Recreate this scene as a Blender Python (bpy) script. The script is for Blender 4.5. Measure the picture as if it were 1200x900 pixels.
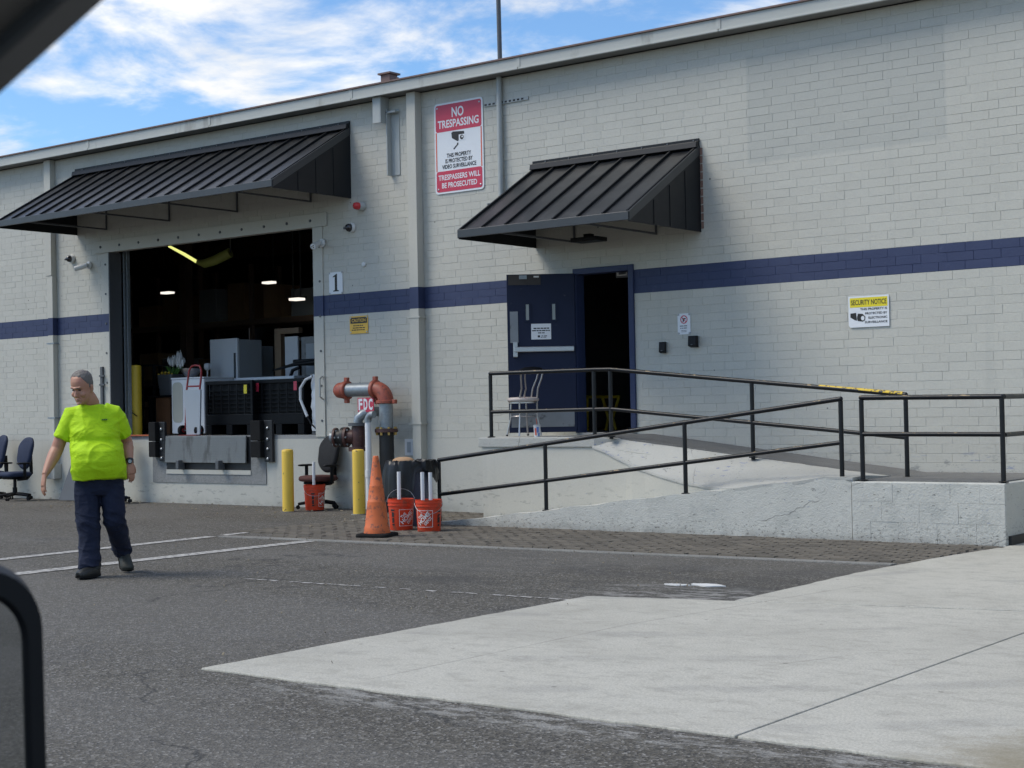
import bpy, bmesh, math, random
from mathutils import Vector, Matrix, noise as mnoise
for o in list(bpy.data.objects): bpy.data.objects.remove(o)
random.seed(7)
SC = bpy.context.scene
COL = SC.collection
R_ = math.radians
PI = math.pi

# ------------------------------------------------------------------ camera
CF = 1822.85                                     # focal length in photo pixels (photo 1200 x 900)
CC = Vector((0.0, -16.6462, 1.4107))
CR = Vector((0.79104578, 0.61144847, -0.01942544))
CU = Vector((0.02541593, -0.00112195, 0.99967633))
CFW = Vector((-0.61122877, 0.79128346, 0.01642805))
cd = bpy.data.cameras.new('Camera'); cam = bpy.data.objects.new('Camera', cd); COL.objects.link(cam)
cam.matrix_world = Matrix(((CR.x, CU.x, -CFW.x, CC.x), (CR.y, CU.y, -CFW.y, CC.y), (CR.z, CU.z, -CFW.z, CC.z), (0, 0, 0, 1)))
cd.sensor_width = 36; cd.lens = 36 * CF / 1200
cd.clip_start = 0.02; cd.clip_end = 3000
cd.dof.use_dof = True; cd.dof.focus_distance = 18; cd.dof.aperture_fstop = 20
SC.camera = cam

def ray(px, py): return CFW + CR * ((px - 600) / CF) - CU * ((py - 450) / CF)
def at(px, py, y=0.0):                           # pixel -> point on the plane y (parallel to the facade)
    r = ray(px, py); return CC + r * ((y - CC.y) / r.y)
def flo(px, py, z=0.0):                          # pixel -> point on the level z
    r = ray(px, py); return CC + r * ((z - CC.z) / r.z)
def dep(px, py, d): return CC + ray(px, py) * d  # pixel at a depth

# ------------------------------------------------------------------ sky, sun, exposure
SUN_EL = R_(52)                                  # the sun stands veiled to the left and in front of the facade
sun_dir = Vector((math.cos(SUN_EL) * -0.76, math.cos(SUN_EL) * -0.65, math.sin(SUN_EL))).normalized()
W = bpy.data.worlds.new('World'); SC.world = W; W.use_nodes = True
nt = W.node_tree; nt.nodes.clear()
def wn(t, **k):
    n = nt.nodes.new(t)
    for a, b in k.items(): setattr(n, a, b)
    return n
wo = wn('ShaderNodeOutputWorld'); bg = wn('ShaderNodeBackground'); bg.inputs[1].default_value = 0.062
sky = wn('ShaderNodeTexSky', sky_type='NISHITA', sun_disc=False, sun_elevation=SUN_EL,
         sun_rotation=math.atan2(sun_dir.x, sun_dir.y), air_density=1.0, dust_density=0.4, ozone_density=2.5)
tc = wn('ShaderNodeTexCoord'); sep = wn('ShaderNodeSeparateXYZ'); nt.links.new(tc.outputs['Generated'], sep.inputs[0])
mx = wn('ShaderNodeMath', operation='MAXIMUM'); nt.links.new(sep.outputs[2], mx.inputs[0]); mx.inputs[1].default_value = 0.0
ad = wn('ShaderNodeMath', operation='ADD'); nt.links.new(mx.outputs[0], ad.inputs[0]); ad.inputs[1].default_value = 0.16
dx = wn('ShaderNodeMath', operation='DIVIDE'); dy = wn('ShaderNodeMath', operation='DIVIDE')
nt.links.new(sep.outputs[0], dx.inputs[0]); nt.links.new(ad.outputs[0], dx.inputs[1])
nt.links.new(sep.outputs[1], dy.inputs[0]); nt.links.new(ad.outputs[0], dy.inputs[1])
cb = wn('ShaderNodeCombineXYZ'); nt.links.new(dx.outputs[0], cb.inputs[0]); nt.links.new(dy.outputs[0], cb.inputs[1]); cb.inputs[2].default_value = 9.1
n1 = wn('ShaderNodeTexNoise'); n1.inputs['Scale'].default_value = 2.7; n1.inputs['Detail'].default_value = 9; n1.inputs['Roughness'].default_value = 0.58
n1.inputs['Distortion'].default_value = 0.25
nt.links.new(cb.outputs[0], n1.inputs['Vector'])
rp = wn('ShaderNodeValToRGB'); rp.color_ramp.elements[0].position = 0.46; rp.color_ramp.elements[1].position = 0.67
rp.color_ramp.interpolation = 'EASE'
nt.links.new(n1.outputs[0], rp.inputs[0])
n2 = wn('ShaderNodeTexNoise'); n2.inputs['Scale'].default_value = 3.4; n2.inputs['Detail'].default_value = 6
nt.links.new(cb.outputs[0], n2.inputs['Vector'])
cr2 = wn('ShaderNodeValToRGB'); cr2.color_ramp.elements[0].position = 0.3; cr2.color_ramp.elements[1].position = 0.7
cr2.color_ramp.elements[0].color = (7.6, 7.7, 7.8, 1); cr2.color_ramp.elements[1].color = (10.0, 9.8, 9.4, 1)
nt.links.new(n2.outputs[0], cr2.inputs[0])
mxs = wn('ShaderNodeMix', data_type='RGBA'); nt.links.new(rp.outputs[0], mxs.inputs[0])
sg = wn('ShaderNodeMix', data_type='RGBA', blend_type='MULTIPLY'); sg.inputs[0].default_value = 1.0; sg.inputs[7].default_value = (1.0, 1.26, 1.48, 1)
nt.links.new(sky.outputs[0], sg.inputs[6]); nt.links.new(sg.outputs[2], mxs.inputs[6]); nt.links.new(cr2.outputs[0], mxs.inputs[7])
nt.links.new(mxs.outputs[2], bg.inputs[0]); nt.links.new(bg.outputs[0], wo.inputs[0])

sd = bpy.data.lights.new('Sun', 'SUN'); sd.energy = 1.5; sd.angle = R_(30); sd.color = (1.0, 0.93, 0.82)
so = bpy.data.objects.new('Sun', sd); COL.objects.link(so); so.location = (-20, -30, 40)
so.rotation_euler = (-sun_dir).to_track_quat('-Z', 'Y').to_euler()
vs = SC.view_settings; vs.view_transform = 'Standard'; vs.look = 'None'; vs.gamma = 1; vs.use_curve_mapping = False; vs.exposure = 0.95
SC.cycles.use_adaptive_sampling = True; SC.cycles.adaptive_threshold = 0.02; SC.cycles.max_bounces = 6; SC.cycles.diffuse_bounces = 3; SC.cycles.glossy_bounces = 3; SC.cycles.transmission_bounces = 2

# ------------------------------------------------------------------ materials
class NT:
    def __init__(s, name):
        s.m = bpy.data.materials.new(name); s.m.use_nodes = True; s.t = s.m.node_tree; s.t.nodes.clear()
        s.out = s.n('ShaderNodeOutputMaterial'); s.b = s.n('ShaderNodeBsdfPrincipled'); s.l(s.b.outputs[0], s.out.inputs[0])
        g = s.n('ShaderNodeNewGeometry'); s.pos = g.outputs['Position']
    def n(s, t, **k):
        x = s.t.nodes.new(t)
        for a, b in k.items(): setattr(x, a, b)
        return x
    def l(s, a, b): s.t.links.new(a, b)
    def noise(s, scale, detail=4, rough=.55, stretch=None, off=0.0, dist=0.0):
        v = s.pos
        if stretch or off:
            mp = s.n('ShaderNodeMapping'); s.l(v, mp.inputs[0])
            if stretch: mp.inputs['Scale'].default_value = stretch
            mp.inputs['Location'].default_value = (off, off * .7, off * 1.3); v = mp.outputs[0]
        x = s.n('ShaderNodeTexNoise'); x.inputs['Scale'].default_value = scale; x.inputs['Detail'].default_value = min(detail, 4.0 if scale > 3 else 5.0)
        x.inputs['Roughness'].default_value = rough; x.inputs['Distortion'].default_value = dist; s.l(v, x.inputs['Vector']); return x.outputs[0]
    def ramp(s, f, a, b, inv=False):
        x = s.n('ShaderNodeMapRange'); x.interpolation_type = 'SMOOTHSTEP'; s.l(f, x.inputs[0])
        x.inputs[1].default_value = a; x.inputs[2].default_value = b
        x.inputs[3].default_value = 1 if inv else 0; x.inputs[4].default_value = 0 if inv else 1; return x.outputs[0]
    def mix(s, f, a, b, blend='MIX'):
        x = s.n('ShaderNodeMix', data_type='RGBA', blend_type=blend)
        for sock, v in ((x.inputs[0], f), (x.inputs[6], a), (x.inputs[7], b)):
            if hasattr(v, 'is_output'): s.l(v, sock)
            elif isinstance(v, (int, float)): sock.default_value = v
            else: sock.default_value = (*v[:3], 1)
        return x.outputs[2]
    def math(s, op, a, b=0.0):
        x = s.n('ShaderNodeMath', operation=op)
        for i, v in enumerate((a, b)):
            if hasattr(v, 'is_output'): s.l(v, x.inputs[i])
            else: x.inputs[i].default_value = v
        return x.outputs[0]
    def xyz(s):
        x = s.n('ShaderNodeSeparateXYZ'); s.l(s.pos, x.inputs[0]); return x.outputs
    def band(s, v, lo, hi, soft=.004):
        return s.math('MULTIPLY', s.ramp(v, lo - soft, lo + soft), s.ramp(v, hi - soft, hi + soft, True))
    def bump(s, h, strength, dist=.01):
        x = s.n('ShaderNodeBump'); x.inputs['Strength'].default_value = strength; x.inputs['Distance'].default_value = dist
        s.l(h, x.inputs['Height']); s.l(x.outputs[0], s.b.inputs['Normal'])
    def fin(s, col, rough=.6, metal=0.0, spec=None):
        if hasattr(col, 'is_output'): s.l(col, s.b.inputs['Base Color'])
        else: s.b.inputs['Base Color'].default_value = (*col[:3], 1)
        if hasattr(rough, 'is_output'): s.l(rough, s.b.inputs['Roughness'])
        else: s.b.inputs['Roughness'].default_value = rough
        s.b.inputs['Metallic'].default_value = metal
        if spec is not None: s.b.inputs['Specular IOR Level'].default_value = spec
        return s.m

def mat(name, c, rough=.6, metal=0.0, var=.12, vs_=4.0, bump=0.0, bs=80.0, dirt=None, dirt_lo=.55, dirt_hi=.7, dirt_s=9.0, stretch=None, spec=None):
    k = NT(name)
    f = k.noise(vs_, 5, .6, stretch)
    col = k.mix(f, [x * (1 - var) for x in c], [min(1, x * (1 + var)) for x in c])
    if dirt is not None:
        col = k.mix(k.ramp(k.noise(dirt_s, 6, .65, stretch, 3.1), dirt_lo, dirt_hi), col, dirt)
    r = k.math('ADD', k.math('MULTIPLY', k.noise(vs_ * 3, 3), .16), rough - .08)
    if bump: k.bump(k.noise(bs, 4), bump, .004)
    return k.fin(col, r, metal, spec)

def emit(name, c, s):
    m = bpy.data.materials.new(name); m.use_nodes = True; t = m.node_tree; t.nodes.clear()
    o = t.nodes.new('ShaderNodeOutputMaterial'); e = t.nodes.new('ShaderNodeEmission'); e.inputs[0].default_value = (*c, 1); e.inputs[1].default_value = s
    t.links.new(e.outputs[0], o.inputs[0]); m.cycles.emission_sampling = 'NONE'; return m

STR0, STR1 = 2.860, 3.1648                        # the navy band: exactly three courses
def wall_paint(name, tone_attr=True, smooth=False):
    k = NT(name); x, y, z = k.xyz()
    big = k.noise(.35, 4, .6); mid = k.noise(2.2, 5, .62)
    grey = k.mix(big, (.47, .458, .40), (.545, .532, .468))
    grey = k.mix(k.math('MULTIPLY', mid, .35), grey, (.42, .412, .365))
    # repainted rectangle in a darker grey
    pt = k.math('MULTIPLY', k.band(x, -9.18, -6.68, .02), k.band(z, 4.33, 5.63, .02))
    grey = k.mix(k.math('MULTIPLY', pt, .6), grey, (.39, .395, .36))
    # fine streaks washed down from the eaves
    st = k.ramp(k.noise(1.0, 5, .6, (5, 5, .18), 8), .56, .78)
    grey = k.mix(k.math('MULTIPLY', st, .22), grey, (.30, .31, .29))
    grain = k.ramp(k.noise(55, 4, .75, None, 13), .40, .68)
    grey = k.mix(k.math('MULTIPLY', grain, .14), grey, (.25, .255, .235))
    navy = k.mix(mid, (.018, .029, .082), (.032, .047, .112))
    wear = k.ramp(k.noise(6, 6, .7, None, 5), .60, .74)
    navy = k.mix(k.math('MULTIPLY', wear, .35), navy, (.08, .10, .18))
    col = k.mix(k.band(z, STR0, STR1, .003), grey, navy)
    if tone_attr:
        a = k.n('ShaderNodeAttribute', attribute_name='tone')
        col = k.mix(1.0, col, a.outputs['Color'], 'MULTIPLY')
    rl = k.math('MULTIPLY', k.ramp(k.noise(3.0, 5, .7, (7, 7, .25), 61), .66, .76), k.ramp(k.noise(1.3, 3, .5, None, 71), .5, .62))
    col = k.mix(k.math('MULTIPLY', rl, .30), col, (.22, .19, .15))
    # scuffs along the ramp
    rs = k.math('MULTIPLY', k.math('MULTIPLY', k.ramp(z, .62, 1.02, True), k.ramp(x, -9.6, -8.2)), k.ramp(k.noise(15, 6, .75, (.5, .5, 1.3), 81), .56, .63))
    col = k.mix(k.math('MULTIPLY', rs, .6), col, (.16, .165, .165))
    rb = k.math('MULTIPLY', k.math('MULTIPLY', k.ramp(z, .60, .98, True), k.ramp(x, -9.4, -8.0)), k.ramp(k.noise(8, 6, .75, (.35, .5, 1.8), 91), .60, .65))
    col = k.mix(k.math('MULTIPLY', rb, .6), col, (.10, .15, .33))
    # small nail holes and chips
    v = k.n('ShaderNodeTexVoronoi'); v.inputs['Scale'].default_value = 2.2; k.l(k.pos, v.inputs['Vector'])
    col = k.mix(k.math('MULTIPLY', k.ramp(v.outputs['Distance'], .018, .034, True), .8), col, (.05, .05, .05))
    # scuffed, dirty foot of the wall with blue and dark marks
    low = k.ramp(z, .05, .75, True)
    sc = k.math('MULTIPLY', k.ramp(k.noise(11, 6, .7, (.55, .55, 1.6), 2), .57, .66), low)
    col = k.mix(k.math('MULTIPLY', sc, .55), col, (.17, .17, .155))
    bl = k.math('MULTIPLY', k.ramp(k.noise(17, 5, .7, (.4, .4, 1.6), 12), .66, .70), k.ramp(z, .2, .9, True))
    col = k.mix(k.math('MULTIPLY', bl, .6), col, (.10, .16, .36))
    dirt = k.math('MULTIPLY', k.ramp(z, .0, .16, True), k.ramp(k.noise(4, 4), .35, .65))
    col = k.mix(k.math('MULTIPLY', dirt, .45), col, (.20, .195, .17))
    h = k.math('ADD', k.noise(38, 5, .65), k.math('MULTIPLY', k.noise(7, 4, .6), 1.2))
    k.bump(h, .32 if not smooth else .18, .008)
    return k.fin(col, .62)
M_BRICK = wall_paint('painted_brick'); M_WALL = wall_paint('painted_concrete', False, True)

def rough_paint(name, a=(.44, .44, .40), b_=(.55, .548, .50), blue=.64):
    k = NT(name); x, y, z = k.xyz()
    c = k.mix(k.noise(1.6, 6, .65), a, b_)
    c = k.mix(k.math('MULTIPLY', k.ramp(k.noise(3.2, 6, .7, None, 4), .52, .72), .5), c, (.33, .34, .315))
    ch = k.ramp(k.noise(23, 5, .7, (.6, .6, 1.4), 7), .63, .68)
    c = k.mix(k.math('MULTIPLY', ch, .8), c, (.12, .12, .11))
    bl = k.math('MULTIPLY', k.ramp(k.noise(21, 6, .78, (.5, .8, 1.4), 21), blue, blue+.05), k.ramp(k.noise(1.1, 3, .5, None, 9), .42, .55))
    c = k.mix(k.math('MULTIPLY', bl, .7), c, (.12, .16, .30))
    d = k.math('MULTIPLY', k.ramp(z, 0, .12, True), k.ramp(k.noise(5, 4), .3, .6))
    c = k.mix(k.math('MULTIPLY', d, .5), c, (.21, .20, .18))
    lc = k.math('MULTIPLY', k.ramp(z, .05, .30, True), k.ramp(k.noise(30, 6, .75, (.7, .7, 1.2), 51), .55, .62))
    c = k.mix(k.math('MULTIPLY', lc, .75), c, (.14, .135, .12))
    # hairline cracks
    v = k.n('ShaderNodeTexVoronoi', feature='DISTANCE_TO_EDGE'); v.inputs['Scale'].default_value = .55
    mp = k.n('ShaderNodeMixRGB'); mp.inputs[0].default_value = .12; k.l(k.pos, mp.inputs[1])
    nz = k.n('ShaderNodeTexNoise'); nz.inputs['Scale'].default_value = 6; k.l(k.pos, nz.inputs['Vector']); k.l(nz.outputs[1], mp.inputs[2])
    k.l(mp.outputs[0], v.inputs['Vector'])
    c = k.mix(k.math('MULTIPLY', k.math('MULTIPLY', k.ramp(v.outputs['Distance'], .0, .005, True), k.ramp(k.noise(1.5, 3, .5, None, 27), .48, .58)), .7), c, (.15, .15, .14))
    k.bump(k.math('ADD', k.noise(16, 6, .7), k.noise(60, 3)), .5, .012)
    return k.fin(c, .7)
M_ROUGH = rough_paint('rough_ramp_paint'); M_APRON = rough_paint('toned_down_apron_paint', (.33, .33, .305), (.45, .45, .415), .60)  # apron and lip paint darkened to offset the stronger light on upward faces

def asphalt():
    k = NT('asphalt'); x, y, z = k.xyz()
    c = k.mix(k.noise(.5, 5, .65), (.078, .071, .057), (.118, .109, .090))
    c = k.mix(k.math('MULTIPLY', k.ramp(k.noise(1.2, 6, .7, (1, 2.2, 1), 5), .5, .75), .5), c, (.135, .13, .122))
    # brown dirt carried towards the dock
    br = k.math('MULTIPLY', k.ramp(y, -6.5, -1.0), k.ramp(k.noise(.8, 5, .6, (1, 2.5, 1), 17), .32, .62))
    c = k.mix(k.math('MULTIPLY', br, .65), c, (.082, .068, .052))
    # oily darker patches
    c = k.mix(k.math('MULTIPLY', k.ramp(k.noise(.9, 4, .6, None, 31), .58, .72), .5), c, (.045, .044, .043))
    # aggregate: light and dark stones
    v = k.n('ShaderNodeTexVoronoi'); v.inputs['Scale'].default_value = 85; k.l(k.pos, v.inputs['Vector'])
    w = k.n('ShaderNodeSeparateColor'); k.l(v.outputs['Color'], w.inputs[0])
    c = k.mix(k.math('MULTIPLY', k.ramp(w.outputs[0], .76, .99), .7), c, (.33, .32, .30))
    c = k.mix(k.math('MULTIPLY', k.ramp(w.outputs[1], .45, .85), .75), c, (.028, .027, .025))
    v2 = k.n('ShaderNodeTexVoronoi'); v2.inputs['Scale'].default_value = 38; k.l(k.pos, v2.inputs['Vector']); w2 = k.n('ShaderNodeSeparateColor'); k.l(v2.outputs['Color'], w2.inputs[0])
    c = k.mix(k.math('MULTIPLY', k.ramp(w2.outputs[0], .80, .98), .32), c, (.25, .24, .215)); c = k.mix(k.math('MULTIPLY', k.ramp(w2.outputs[1], .7, .95), .3), c, (.04, .038, .035))
    # wheel-worn lighter lanes, wetter dark strip before the slab, dust along the slab edges
    c = k.mix(k.math('MULTIPLY', k.ramp(k.noise(.22, 3, .5, (1, 1.8, 1), 52), .42, .62), .30), c, (.150, .145, .136))
    dk = k.math('MULTIPLY', k.band(y, -7.2, -4.6, .6), k.math('MULTIPLY', k.band(x, -9.5, -5.2, 1.0), k.ramp(k.noise(1.1, 6, .7, (1, 2, 1), 15), .35, .65)))
    c = k.mix(k.math('MULTIPLY', dk, .6), c, (.045, .044, .042))
    du = k.math('MAXIMUM', k.math('MULTIPLY', k.band(y, -11.15, -10.8, .12), k.band(x, -6.0, 9, .5)), k.math('MULTIPLY', k.band(y, -7.25, -6.2, .25), k.band(x, -6.9, -5.3, .3)))
    du = k.math('MULTIPLY', du, k.ramp(k.noise(4.5, 6, .72, (1, 2.4, 1), 62), .46, .60))
    c = k.mix(k.math('MULTIPLY', du, .7), c, (.30, .295, .275))
    # a few long cracks
    cv = k.n('ShaderNodeTexVoronoi', feature='DISTANCE_TO_EDGE'); cv.inputs['Scale'].default_value = .32
    cm = k.n('ShaderNodeMixRGB'); cm.inputs[0].default_value = .25; k.l(k.pos, cm.inputs[1]); cn = k.n('ShaderNodeTexNoise'); cn.inputs['Scale'].default_value = 2.5; cn.inputs['Detail'].default_value = 6; k.l(k.pos, cn.inputs['Vector']); k.l(cn.outputs[1], cm.inputs[2]); k.l(cm.outputs[0], cv.inputs['Vector'])
    ck = k.math('MULTIPLY', k.ramp(cv.outputs['Distance'], .0, .0035, True), k.ramp(k.noise(.6, 3, .5, None, 66), .48, .56))
    c = k.mix(k.math('MULTIPLY', ck, .7), c, (.025, .025, .025))
    # pale worn scuffs
    ps = k.ramp(k.noise(5.5, 6, .75, (1, 3, 1), 44), .66, .74)
    c = k.mix(k.math('MULTIPLY', ps, .45), c, (.24, .235, .22))
    k.bump(k.math('ADD', v.outputs['Distance'], k.noise(30, 3)), .6, .008)
    return k.fin(c, .86, 0, .35)
M_ASPH = asphalt()

def concrete(name, a, b, stain=True):
    k = NT(name); x, y, z = k.xyz()
    c = k.mix(k.noise(.9, 6, .62), a, b)
    c = k.mix(k.math('MULTIPLY', k.ramp(k.noise(.55, 8, .72, None, 6), .40, .72), .55), c, [q * .76 for q in a])
    c = k.mix(k.math('MULTIPLY', k.ramp(k.noise(75, 4, .8), .38, .66), .62), c, [q * .55 for q in a])
    c = k.mix(k.math('MULTIPLY', k.ramp(k.noise(5, 9, .80, (1, 1.6, 1), 19), .46, .66), .46), c, [q * .62 for q in a])
    c = k.mix(k.math('MULTIPLY', k.ramp(k.noise(26, 5, .7, (.25, 1.5, 1), 33), .62, .74), .35), c, [min(1, q * 1.35) for q in a])
    sp = k.ramp(k.noise(48, 3, .6, None, 3), .68, .74)
    c = k.mix(k.math('MULTIPLY', sp, .4), c, (.12, .115, .105))
    # hairline shrinkage cracks and small dark spots
    for (ax_, ay_), (bx2, by2) in ((flo(432, 799)[:2], flo(735, 734)[:2]), (flo(735, 734)[:2], flo(1010, 688)[:2]), (flo(905, 782)[:2], flo(1000, 770)[:2])):
        L_n = math.hypot(bx2-ax_, by2-ay_); nx_, ny_ = -(by2-ay_)/L_n, (bx2-ax_)/L_n
        dd = k.math('ABSOLUTE', k.math('ADD', k.math('ADD', k.math('MULTIPLY', x, nx_), k.math('MULTIPLY', y, ny_)), -(ax_*nx_ + ay_*ny_)))
        dd = k.math('ADD', dd, k.math('MULTIPLY', k.math('SUBTRACT', k.noise(3.5, 4, .6, None, 7), .5), .03))
        al = k.math('ADD', k.math('MULTIPLY', x, (bx2-ax_)/L_n), k.math('MULTIPLY', y, (by2-ay_)/L_n)); a0 = (ax_*(bx2-ax_) + ay_*(by2-ay_))/L_n
        c = k.mix(k.math('MULTIPLY', k.math('MULTIPLY', k.ramp(dd, .003, .012, True), k.band(al, a0, a0 + L_n, .1)), .42), c, (.16, .155, .14))
    ds = k.n('ShaderNodeTexVoronoi'); ds.inputs['Scale'].default_value = 3.2; k.l(k.pos, ds.inputs['Vector'])
    c = k.mix(k.math('MULTIPLY', k.ramp(ds.outputs['Distance'], .03, .06, True), .65), c, (.10, .095, .085))
    # faint tyre arcs
    wv = k.n('ShaderNodeTexWave', wave_type='RINGS', rings_direction='Z'); wv.inputs['Scale'].default_value = .33; wv.inputs['Distortion'].default_value = 1.2
    wv.inputs['Detail'].default_value = 3
    mp = k.n('ShaderNodeMapping'); mp.inputs['Location'].default_value = (9, 2.5, 0); k.l(k.pos, mp.inputs[0]); k.l(mp.outputs[0], wv.inputs['Vector'])
    ty = k.math('MULTIPLY', k.ramp(wv.outputs[1], .80, .99), k.ramp(k.noise(1.3, 4, .6, None, 14), .45, .65))
    c = k.mix(k.math('MULTIPLY', ty, .28), c, (.16, .16, .16))
    if stain:                                     # sand washed against the near right corner
        d = k.math('ADD', k.math('POWER', k.math('SUBTRACT', x, -1.55), 2), k.math('MULTIPLY', k.math('POWER', k.math('SUBTRACT', y, -10.9), 2), .55))
        d = k.math('ADD', d, k.math('MULTIPLY', k.noise(3.0, 5, .7), 1.6))
        c = k.mix(k.math('MULTIPLY', k.math('MULTIPLY', k.ramp(d, 1.2, 2.0, True), k.math('ADD', .45, k.noise(14, 5, .75))), .75), c, (.21, .18, .115))
    k.bump(k.math('ADD', k.noise(90, 3), k.noise(12, 5, .7)), .3, .005)
    return k.fin(c, .8, 0, .3)
M_SLAB = concrete('slab_concrete', (.45, .435, .375), (.56, .545, .48))
M_KERB = concrete('kerb_concrete', (.20, .195, .18), (.33, .325, .30), False)
M_WALK = concrete('walkway_grey', (.15, .15, .145), (.24, .24, .23), False)
M_PIT = concrete('pit_concrete', (.22, .225, .22), (.34, .345, .335), False)

def paver_mat():
    k = NT('paver_brick')
    a = k.n('ShaderNodeAttribute', attribute_name='tone')
    c = k.mix(k.noise(1.3, 5, .6), (.088, .078, .064), (.135, .118, .092))
    c = k.mix(1.0, c, a.outputs['Color'], 'MULTIPLY')
    c = k.mix(k.math('MULTIPLY', k.ramp(k.noise(2.4, 5, .7, (1, 2, 1), 3), .5, .7), .5), c, (.06, .055, .045))
    k.bump(k.noise(60, 4), .5, .005)
    return k.fin(c, .85)
M_PAVER = paver_mat()

def line_mat():
    k = NT('worn_line_paint')
    c = k.mix(k.ramp(k.noise(14, 6, .75), .44, .60), (.42, .41, .385), (.17, .165, .155))
    k.bump(k.noise(80, 3), .4, .004)
    return k.fin(c, .8)
M_LINE = line_mat()

M_FASCIA = mat('fascia_metal', (.42, .43, .40), .5, 0, .08, .8, dirt=(.30, .30, .275), dirt_s=3, stretch=(1, 1, .3))
M_COPING = mat('coping_edge', (.16, .10, .085), .6)
M_SOFFIT = mat('soffit', (.20, .20, .19), .7)
M_ROOF = mat('roof_felt', (.12, .12, .12), .9)
M_PIPEG = mat('painted_conduit', (.36, .38, .37), .5)
M_BLACKM = mat('awning_black_metal', (.015, .016, .018), .33, 0.0, .35, 1.6, dirt=(.034, .035, .037), dirt_lo=.45, dirt_hi=.75, dirt_s=2.2, spec=.5)
M_BLACKS = mat('awning_side_metal', (.010, .011, .013), .45, 0, .2, 3, spec=.3)
M_TRIM = mat('awning_trim', (.038, .040, .042), .38, 0, .15, 3, spec=.5)
M_STEELD = mat('dark_grey_steel', (.085, .09, .096), .5)
M_JAMB = M_WALL
M_NAVY = mat('navy_door_paint', (.013, .019, .046), .5, 0, .18, 3, dirt=(.05, .055, .075), dirt_lo=.66, dirt_hi=.74, dirt_s=14, spec=.2)
M_NAVYF = mat('navy_frame_paint', (.034, .046, .10), .45, 0, .15, 4, spec=.25)
M_BROWN = mat('brown_plate', (.030, .022, .018), .5)
M_ALU = mat('brushed_aluminium', (.42, .43, .44), .34, .85, .12, 8, stretch=(1, 1, 12))
M_KICK = mat('scuffed_kick_plate', (.22, .225, .235), .42, .7, .2, 5, dirt=(.10, .10, .105), dirt_s=7)
M_GLASS = mat('door_lite_glass', (.30, .32, .31), .18, 0, .1, 5)
M_RAIL = NT('black_rail_paint')
_c = M_RAIL.mix(M_RAIL.noise(5, 4), (.006, .0065, .008), (.014, .015, .017))
_x = M_RAIL.xyz()
_n = M_RAIL.n('ShaderNodeNewGeometry'); _sn = M_RAIL.n('ShaderNodeSeparateXYZ'); M_RAIL.l(_n.outputs['Normal'], _sn.inputs[0])
_chip = M_RAIL.math('MULTIPLY', M_RAIL.ramp(M_RAIL.noise(22, 5, .75, (.35, 1, 1), 6), .60, .64), M_RAIL.ramp(_sn.outputs[2], .15, .75))
_c = M_RAIL.mix(M_RAIL.math('MULTIPLY', _chip, .8), _c, (.42, .30, .14))
M_RAIL.bump(M_RAIL.noise(45, 3), .2, .003)
M_RAIL = M_RAIL.fin(_c, .34, 0, .3)
M_YCHIP = mat('bare_yellow_rail', (.62, .42, .015), .5, 0, .2, 9, dirt=(.03, .03, .03), dirt_lo=.52, dirt_hi=.60, dirt_s=24)
M_YELLOW = mat('yellow_bollard_paint', (.74, .49, .06), .45, 0, .08, 3, dirt=(.10, .07, .03), dirt_lo=.66, dirt_hi=.70, dirt_s=13)
M_YELLOWD = mat('yellow_guard_paint', (.55, .38, .02), .5)
M_CONE = mat('faded_orange_cone', (.60, .135, .035), .6, 0, .14, 8, dirt=(.17, .065, .04), dirt_lo=.50, dirt_hi=.68, dirt_s=15)
M_RUBBER = mat('black_rubber', (.011, .011, .011), .85, 0, .3, 6, bump=.3, spec=.2)
M_BUCKET = mat('orange_red_bucket', (.62, .055, .018), .45, 0, .12, 5, dirt=(.30, .075, .04), dirt_lo=.50, dirt_hi=.70, dirt_s=14, spec=.35)
M_WHITE = mat('white_print', (.72, .72, .70), .5, 0, .04)
M_PVC = mat('white_pvc', (.70, .71, .72), .4, 0, .05, 6)
M_BLACKPR = mat('black_print', (.015, .015, .015), .6)
M_REDPR = mat('sign_red', (.52, .035, .075), .42, 0, .06)
M_REDOR = mat('sign_orange_edge', (.62, .10, .04), .45)
M_SIGNW = mat('sign_white', (.70, .72, .74), .42, 0, .03)
M_YELPR = mat('sign_yellow', (.72, .60, .02), .42, 0, .05)
M_AMBER = mat('caution_amber', (.70, .42, .05), .45)
M_GALV = mat('galvanised_pipe', (.27, .30, .32), .45, .55, .3, 26)
M_REDPIPE = mat('red_oxide_fitting', (.33, .075, .042), .5, 0, .2, 9, dirt=(.16, .05, .035), dirt_lo=.48, dirt_hi=.66, dirt_s=22)
M_DKRED = mat('rusty_maroon_fitting', (.070, .030, .026), .55, 0, .35, 16, dirt=(.13, .065, .04), dirt_s=24)
M_BLKPIPE = mat('black_iron_pipe', (.014, .014, .015), .5)
M_BRASS = mat('brass_bolt', (.45, .30, .10), .35, .8)
M_BLUEF = mat('navy_chair_fabric', (.012, .022, .055), .85, 0, .25, 12, bump=.2, bs=240)
M_BLKF = mat('black_chair_fabric', (.010, .010, .011), .8, 0, .3, 9, bump=.2, bs=240)
M_MAROON = mat('maroon_seat_fabric', (.070, .022, .018), .85, 0, .25, 12)
M_BLKPL = mat('black_plastic', (.006, .006, .007), .5, 0, .2, 6, spec=.25)
M_BIN = mat('bin_black_plastic', (.005, .0055, .007), .5, 0, .25, 5, spec=.15)
M_BAG = mat('black_bin_bag', (.006, .006, .0065), .36, 0, .2, 8, bump=.25, bs=30, spec=.35)
M_CANBLUE = mat('grey_blue_can', (.045, .055, .085), .5)
M_CARDB = mat('cardboard', (.36, .22, .12), .8)
M_APPL = mat('white_enamel', (.66, .68, .70), .3, 0, .04, 2)
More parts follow.
